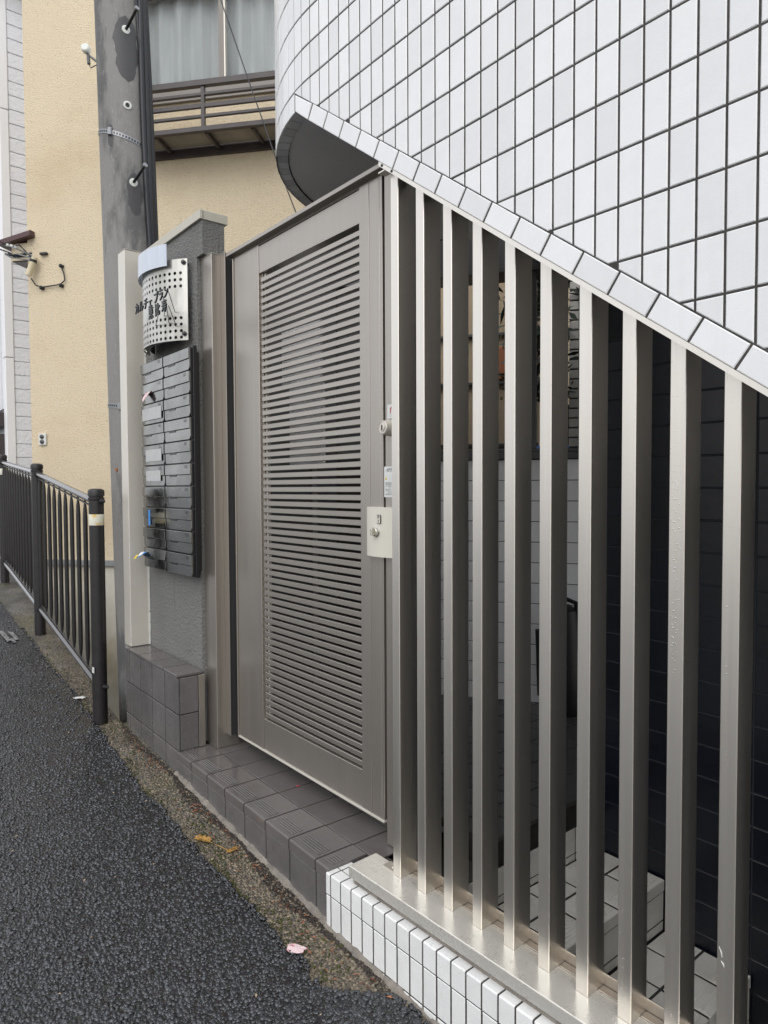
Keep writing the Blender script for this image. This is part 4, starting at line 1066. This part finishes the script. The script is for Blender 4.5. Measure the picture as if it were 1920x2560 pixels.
# white tiled steps going down to the right
def flight(name, x0, x1, y0, y1, zt, zb, label):
    t_ = thing(name, ((x0+x1)/2, (y0+y1)/2, zb), label, 'step')
    MB().box(x0+.001, x1-.0055, y0+.001, y1-.001, zb-.3, zt-.0018).build('core', 'step_grout', t_)
    tw = .107; nx_ = int((x1-x0)/tw+.001); yj = y0
    ny = int((y1-y0)/.147+.999)
    for j in range(ny):
        ya, yb = y0+.147*j+.004, min(y1-.004, y0+.147*(j+1)-.004)
        if yb-ya < .02: continue
        # nosing tile with ribs
        m = MB(); xw = .152
        m.box(x1-xw+.003, x1, ya, yb, zt-.040, zt, W0, .0025)
        for k in range(5): m.box(x1-.018-.013*k-.007, x1-.018-.013*k, ya+.008, yb-.008, zt-.001, zt+.0018, W0, .0008)
        m.build('nosing_tile', 'step_tile', t_)
        xr = x1-xw-.005
        while xr-x0 > .03:
            xl = max(x0+.003, xr-.147)
            MB().box(xl, xr, ya, yb, zt-.008, zt-.0004, W0, .0012).build('tread_tile', 'step_tile', t_)
            xr = xl-.008
        z1 = zt-.046
        MB().box(x1-.010, x1-.004, ya, yb, max(zb, z1-.097), z1, W0, .001).build('riser_tile', 'step_tile', t_)
        if z1-.103 > zb+.01: MB().box(x1-.010, x1-.004, ya, yb, zb+.001, z1-.103, W0, .001).build('riser_tile', 'step_tile', t_)
    return t_
# riser under the dark floor edge
ur = thing('upper_riser', (XE+.006, 2.3, -1.37), 'white tiled riser below the dark lobby floor edge', 'step')
for j in range(10):
    y0 = 1.37+.147*j
    for z0, z1 in ((-1.345, -1.252), (-1.372, -1.349)):
        MB().box(XE+.002, XE+.008, y0, y0+.141, z0, z1, W0, .001).build('riser_tile', 'step_tile', ur)
MB().box(XE-.3, XE+.0065, 1.34, 2.9, -1.7, -1.2505).build('core', 'step_grout', ur)
flight('inner_step', XE+.009, -1.195, 1.37, 2.236, -1.372, -1.552, 'upper white tiled step with ribbed nosing seen between the bars')
flight('inner_step', -1.194, -.905, 1.37, 2.236, -1.552, -1.732, 'lower white tiled step at the bottom right between the bars')
flight('inner_step', -.904, -.60, 1.37, 2.236, -1.732, -1.912, 'third white tiled step, lowest and mostly hidden by the last bars')
# dark navy tiled wall
nv_ = thing('navy_wall', (-.4, 2.25, -1.7), 'dark navy tiled wall behind the slat fence', 'wall')
MB().box(-1.475, 1.2, 2.2434, 2.45, -2.2, .53).build('backing', 'navy_grout', nv_)
ntm = MB().slab(rect(.1835, .1035), 0, -.0045, W0, .002).mesh('tile', 'navy_tile')
nfar = MB()
for i in range(14):
    for j in range(27):
        x = -1.473+.187*(i+.5); z = .53-.107*(j+.5)
        if x > 1.1 or z < -2.0: continue
        if on_screen((x, 2.24, z), .03) and z < -.7285*x*1.7-.05+.6: place('tile', ntm, (x, 2.2465, z), nv_)
        else: nfar.slab([(x-.09, z-.05), (x+.09, z-.05), (x+.09, z+.05), (x-.09, z+.05)], 2.2465, 2.240)
nfar.build('tiles_beyond', 'navy_tile', nv_, kind='stuff')
MB().box(-1.59, 1.2, 2.225, 2.2395, -1.37-.0, -1.34).build('skirting', 'navy_grout', nv_) if False else None
# pale lobby wall with the wide opening, at an angle to the facade
FLB = Fr((-2.476, 2.854, 0), math.atan2(.570, .821))
lb = thing('lobby_wall', FLB.p(0, 0, ZP), 'pale grey tiled lobby wall with a dark framed opening above it', 'wall')
MB().box(-.95, .50, .0022, .16, ZP-.02, .149, FLB).build('core', 'grout_dark', lb)
ltm = MB().slab(rect(.163, .1075), 0, -.0075, W0, .002).mesh('tile', 'lobby_tile')
for i in range(8):
    for j in range(12):
        a = -.762+.166*i+.083; z = .127-.1112*j-.0545+.02
        if z < ZP-.03: continue
        place('tile', ltm, FLB.p(a, .008, z), lb, FLB.ang)
fr_ = MB()
fr_.box(-.95, .50, -.02, .17, .150, .186, FLB, .003); 
fr_.box(-.95, .50, -.01, .17, .1865, .2065, FLB, .003)
fr_.box(.395, .50, -.02, .17, .2075, 1.149, FLB, .003)
fr_.box(-.95, .50, -.02, .17, 1.150, 1.182, FLB, .003)
fr_.box(.155, .178, 0, .06, .2075, 1.149, FLB, .002)
fr_.box(-.40, -.376, 0, .06, .2075, 1.149, FLB, .002)
fr_.build('opening_frame', 'alu_dark', lb)
MB().box(-.95, 2.2, -.015, .17, 1.183, 1.45, FLB).build('header', 'lobby_dark', lb)
MB().box(.505, 2.2, 0, .17, -1.3, 1.18, FLB).build('side_wall', 'navy_grout', lb)
# wall and ceiling that close the lobby
cw = thing('passage_wall', (-3.2, 2.3, ZP), 'dark grey wall of the passage behind the gate', 'wall')
MB().box(-1.62, -.955, 0, .15, ZP-.5, 1.38, FLB).build('wall', 'lobby_dark', cw)
MB().box(-.954, -.43, .01, .12, .208, 1.38, FLB).build('wall', 'lobby_dark', cw)
lc_ = MB(); lc_.box(-2.3, 1.2, 2.45, 5.4, 1.25, 1.4); lc_ = lc_.build('lobby_ceiling', 'soffit', kind='structure')
MB().box(.75, .9, 1.25, 2.9, -2.4, 1.4).build('light_stop_wall', 'navy_grout', nv_)  # unseen closing wall, added to keep light out of the interior
# pale notice panel behind the gate slats
nb_ = thing('notice_board', (-2.70, 1.78, -.0), 'pale grey panel dimly visible behind the gate slats', 'panel')
MB().box(-2.86, -2.58, 1.745, 1.765, .10, .50, W0, .002).build('panel', 'trim_white', nb_)
MB().box(-2.96, -2.62, 1.766, 1.782, .505, .78, W0, .002).build('panel', 'trim_white', nb_)
MB().box(-2.75, -2.72, 1.783, 1.81, ZP, .77).build('stand', 'alu_dark', nb_)
# black bag by the lobby wall
bg_ = thing('black_bag', FLB.p(.30, -.16, ZP), 'tall black bag with a looped handle leaning in the lobby corner', 'bag')
bm_ = MB()
bm_.lathe([(.09, 0), (.105, .05), (.10, .25), (.085, .45), (.07, .535), (.03, .56)], FLB.p(.33, -.13, ZP), n=16)
bm_.build('body', 'bag', bg_, smooth=True)
MB().tube([FLB.p(.27, -.16, ZP+.50), FLB.p(.27, -.17, ZP+.575), FLB.p(.33, -.17, ZP+.60), FLB.p(.39, -.16, ZP+.575), FLB.p(.39, -.15, ZP+.50)], .012, 8).build('handle', 'bag', bg_, smooth=True)
MB().tube([FLB.p(.22, -.20, ZP+.1), FLB.p(.21, -.21, ZP+.44)], .02, 10).build('side_roll', 'bag', bg_, smooth=True)
hk = MB(); hk.tube([FLB.p(.09, -.03, -.76), FLB.p(.085, -.045, -.80), FLB.p(.10, -.05, -.84), FLB.p(.08, -.05, -.90)], [.006, .012, .010, .008], 8)
tag(hk.build('hanging_strap', 'bag'), 'short black strap hanging on the pale tiled lobby wall', 'strap')

# outdoors beyond the opening
tw_ = thing('tan_wall', FLB.p(-.4, 1.2, -1.2), 'tan wall with an orange brown panel beyond the lobby opening', 'wall')
MB().box(-1.6, .12, 1.3, 1.5, -1.5, 2.6, FLB).build('wall', 'tan', tw_)
MB().box(-.22, .10, 1.27, 1.298, .78, 1.02, FLB, .01).build('panel', 'orange_brown', tw_)
for z in (.30, .75, 1.10): MB().box(-1.6, .12, 1.26, 1.298, z, z+.018, FLB).build('batten', 'alu_dark', tw_)
MB().box(-.32, -.29, 1.24, 1.26, -1.4, 2.5, FLB).build('pipe', 'alu_dark', tw_)
bw = thing('white_brick_wall', FLB.p(.9, 1.0, -1.2), 'white painted brick wall beyond the right end of the lobby opening', 'wall')
MB().box(.337, 1.7, .806, 1.0, -1.4, 2.4, FLB).build('core', 'grout', bw)
bkh = MB().box(-.046, .046, 0, .012, -.026, .026, W0, .003).mesh('brick', 'brick_white')
bk = MB().box(-.093, .093, 0, .012, -.026, .026, W0, .003).mesh('brick', 'brick_white')
for j in range(36):
    if j % 2: place('brick', bkh, FLB.p(.335+.047, .795, .10+.062*j), bw, FLB.ang)
    for i in range(2):
        place('brick', bk, FLB.p(.335+.093+.194*i+(.1 if j % 2 else 0), .795, .10+.062*j), bw, FLB.ang)
bs = thing('shrub', FLB.p(.2, .9, -1.2), 'dark leafy shrub beyond the lobby opening', 'shrub')
MB().tube([FLB.p(.25, .9, -1.3), FLB.p(.27, .85, .3), FLB.p(.24, .8, 1.2)], [.03, .02, .01], 8).build('stem', 'bronze', bs)
lv = MB(); rl = random.Random(11)
for i in range(900):
    z = rl.uniform(.55, 1.75); c = FLB.p(rl.gauss(.14, .10), rl.gauss(.75, .12), z)
    d1 = Vector((rl.uniform(-1, 1), rl.uniform(-1, 1), rl.uniform(-1, .4))).normalized(); d2 = d1.cross(Vector((rl.uniform(-1, 1), rl.uniform(-1, 1), rl.uniform(-1, 1)))).normalized()
    L_ = rl.uniform(.04, .075); W_ = L_*.25
    lv.add([c-d1*L_, c+d2*W_, c+d1*L_, c-d2*W_], [(0, 1, 2, 3)])
lv.build('leaves', 'leafg', bs, kind='stuff')
fe = thing('garden_fence', FLB.p(.2, 1.6, -1.2), 'thin dark wire fence far beyond the lobby opening', 'fence')
for i in range(10): MB().tube([FLB.p(-.1+.06*i, 1.6, .15), FLB.p(-.1+.06*i, 1.6, .62)], .005, 6).build('upright', 'black', fe)
for z in (.3, .45, .6): MB().tube([FLB.p(-.12, 1.6, z), FLB.p(.5, 1.6, z)], .005, 6).build('wire', 'black', fe)
tag(MB().box(.02, .5, 1.0, 1.3, .05, .28, FLB, .02).build('tarpaulin', 'blue'), 'blue tarpaulin at the bottom of the lobby opening', 'tarpaulin')
MB().box(-.5, 1.4, 3.2, 3.3, -1.5, 3.0, FLB).build('far_wall', 'trim_white')
tag(bpy.data.objects['far_wall'], 'pale far wall glimpsed behind the shrub through the lobby opening', 'wall')

# ------------------------------------------------------------------ litter on the ground
def leaf(name, x, y, size, m, rz, label, cat='leaf', curl=.25, group=None, dz=0.0, zz=None):
    z = (gz(x)-.008 if zz is None else zz)+dz; mb = MB(); n = 9; V = [(0, 0, .004)]
    rr_ = random.Random(int(abs(x*1000)+abs(y*777)))
    for k in range(n*2):
        t = 2*math.pi*k/(n*2); r_ = size*(.55+.25*abs(math.cos(t))+(.14 if k % 2 else -.10)*rr_.uniform(.6, 1.3))
        V.append((r_*math.cos(t)*1.1, r_*math.sin(t)*.75, curl*size*rr_.uniform(.1, .7)+.003))
    V = [(a*math.cos(rz)-b*math.sin(rz), a*math.sin(rz)+b*math.cos(rz), c) for a, b, c in V]
    mb.add([(x+a, y+b, z+c) for a, b, c in V], [(0, 1+k, 1+(k+1) % (n*2)) for k in range(n*2)])
    o = thing(name, (x, y, z), label, cat, group)
    mb.build('blade', m, o)
    return o
l1 = leaf('fallen_leaf', -2.35, 1.046, .040, 'leaf_y', .4, 'large ochre leaf with a long pale stalk lying on the gutter below the step')
MB().tube([(-2.325, 1.05, gz(-2.32)+.002), (-2.27, 1.062, gz(-2.27)+.006), (-2.225, 1.085, gz(-2.22))], .0012, 6).build('stalk', 'leaf_y', l1)
leaf('fallen_leaf', -2.223, 1.101, .027, 'leaf_y', 1.7, 'small upright orange leaf right of the large ochre leaf on the gutter')
leaf('fallen_leaf', -2.25, 1.397, .010, 'red', .7, 'tiny red leaf on the step tiles in front of the gate', zz=ZP+.001)
leaf('fallen_leaf', -3.72, .735, .020, 'leaf_r', .2, 'curled reddish leaf on the asphalt towards the guard rail')
leaf('fallen_leaf', -3.25, .775, .010, 'leaf_y', 2.2, 'small yellow leaf on the asphalt right of the curled reddish leaf')
leaf('fallen_leaf', -1.948, .425, .008, 'leaf_y', 2.2, 'tiny yellow leaf fragment in the black asphalt at the bottom of the picture')
leaf('fallen_leaf', -2.62, .40, .009, 'leaf_r', 1.2, 'tiny brown leaf fragment at the left edge of the asphalt')
leaf('fallen_leaf', -4.40, .98, .014, 'leaf_y', .9, 'yellowish leaf on the asphalt beside the pink paper scrap near the guard rail')
# paper scraps
_G = 'fallen leaves on the ground'
for o in col.objects:
    if o.name.startswith('fallen_leaf'): o['group'] = _G
    if o.name.startswith('inner_step'): o['group'] = 'white tiled steps behind the slat fence'
    if o.name.startswith('overhead_wire'): o['group'] = 'overhead wires at the corner of the cream house'
def scrap(x, y, sx, sy, rz, m, label, seed):
    r_ = random.Random(seed); n = 14; z = gz(x)-.004; V = [(x, y, z+.007)]
    for k in range(n):
        t = 2*math.pi*k/n; q = 1-.25*r_.random(); a = sx*math.copysign(abs(math.cos(t))**.6, math.cos(t))*q; b = sy*math.copysign(abs(math.sin(t))**.6, math.sin(t))*q
        V.append((x+a*math.cos(rz)-b*math.sin(rz), y+a*math.sin(rz)+b*math.cos(rz), z+.004+.004*r_.random()))
    return tag(MB().add(V, [(0, 1+k, 1+(k+1) % n) for k in range(n)]).build('paper_scrap', m), label, 'paper')
scrap(-1.658, 1.018, .034, .020, .5, 'pink_paper', 'crumpled pink printed paper scrap at the asphalt edge near the low white wall', 2)
scrap(-4.03, 1.070, .040, .020, .9, 'paper', 'white and pink label lying on the gutter beside the guard rail post', 3)
# orange red leaf litter in the joint below the plinth and the step
lit = MB(); rl = random.Random(21)
for i in range(170):
    x = rl.choice((rl.uniform(-3.4, -2.9), rl.uniform(-2.6, -1.3), rl.uniform(-3.5, -1.4)))
    yb = 1.177-.01435*(x+2.911) if x < -1.705 else 1.152+.0299*(x+1.7285)
    y = yb-.03-abs(rl.gauss(0, .035)); z = gz(x)-.006+rl.uniform(0, .004)
    L_ = rl.uniform(.004, .012); a = rl.uniform(0, 6.28); dx, dy = math.cos(a)*L_, math.sin(a)*L_
    lit.add([(x-dx, y-dy, z), (x+dy*.3, y-dx*.3, z+.003), (x+dx, y+dy, z+.001), (x-dy*.3, y+dx*.3, z+.002)], [(0, 1, 2, 3)])
tag(lit.build('leaf_litter', 'leaf_r', kind='stuff'), 'rust red crumbs of dead leaf along the foot of the step', 'leaf litter')
grit = MB(); rl = random.Random(31)
for i in range(120):
    x = rl.uniform(-4.8, -1.25); y = rl.uniform(.1, 1.1) if i % 2 else float(np.interp(x, ex, ey))+rl.uniform(.01, .14); z = gz(x)+.006 if i % 2 and y < np.interp(x, ex, ey) else gz(x)-.004
    L_ = rl.uniform(.0025, .007); a = rl.uniform(0, 6.28); dx, dy = math.cos(a)*L_, math.sin(a)*L_
    grit.add([(x-dx, y-dy, z), (x+dy*.6, y-dx*.6, z+.003), (x+dx, y+dy, z+.002), (x-dy*.5, y+dx*.5, z+.003)], [(0, 1, 2, 3)])
tag(grit.build('pale_grit', 'tan', kind='stuff'), 'pale crumbs of grit and plant stalks scattered on the wet road', 'grit')
pm = MB()
for cx_, cy_, w_, h_ in ((-5.27, .98, .11, .016), (-5.30, .93, .15, .018), (-5.16, .955, .05, .014)):
    pm.add([(cx_-w_, cy_-h_, gz(cx_-w_)+.0085), (cx_+w_, cy_-h_*.6, gz(cx_+w_)+.0085), (cx_+w_*.9, cy_+h_, gz(cx_+w_*.9)+.0085), (cx_-w_*.8, cy_+h_*.7, gz(cx_-w_*.8)+.0085)], [(0, 1, 2, 3)])
pm.build('road_marking', 'paint_mark', kind='structure')
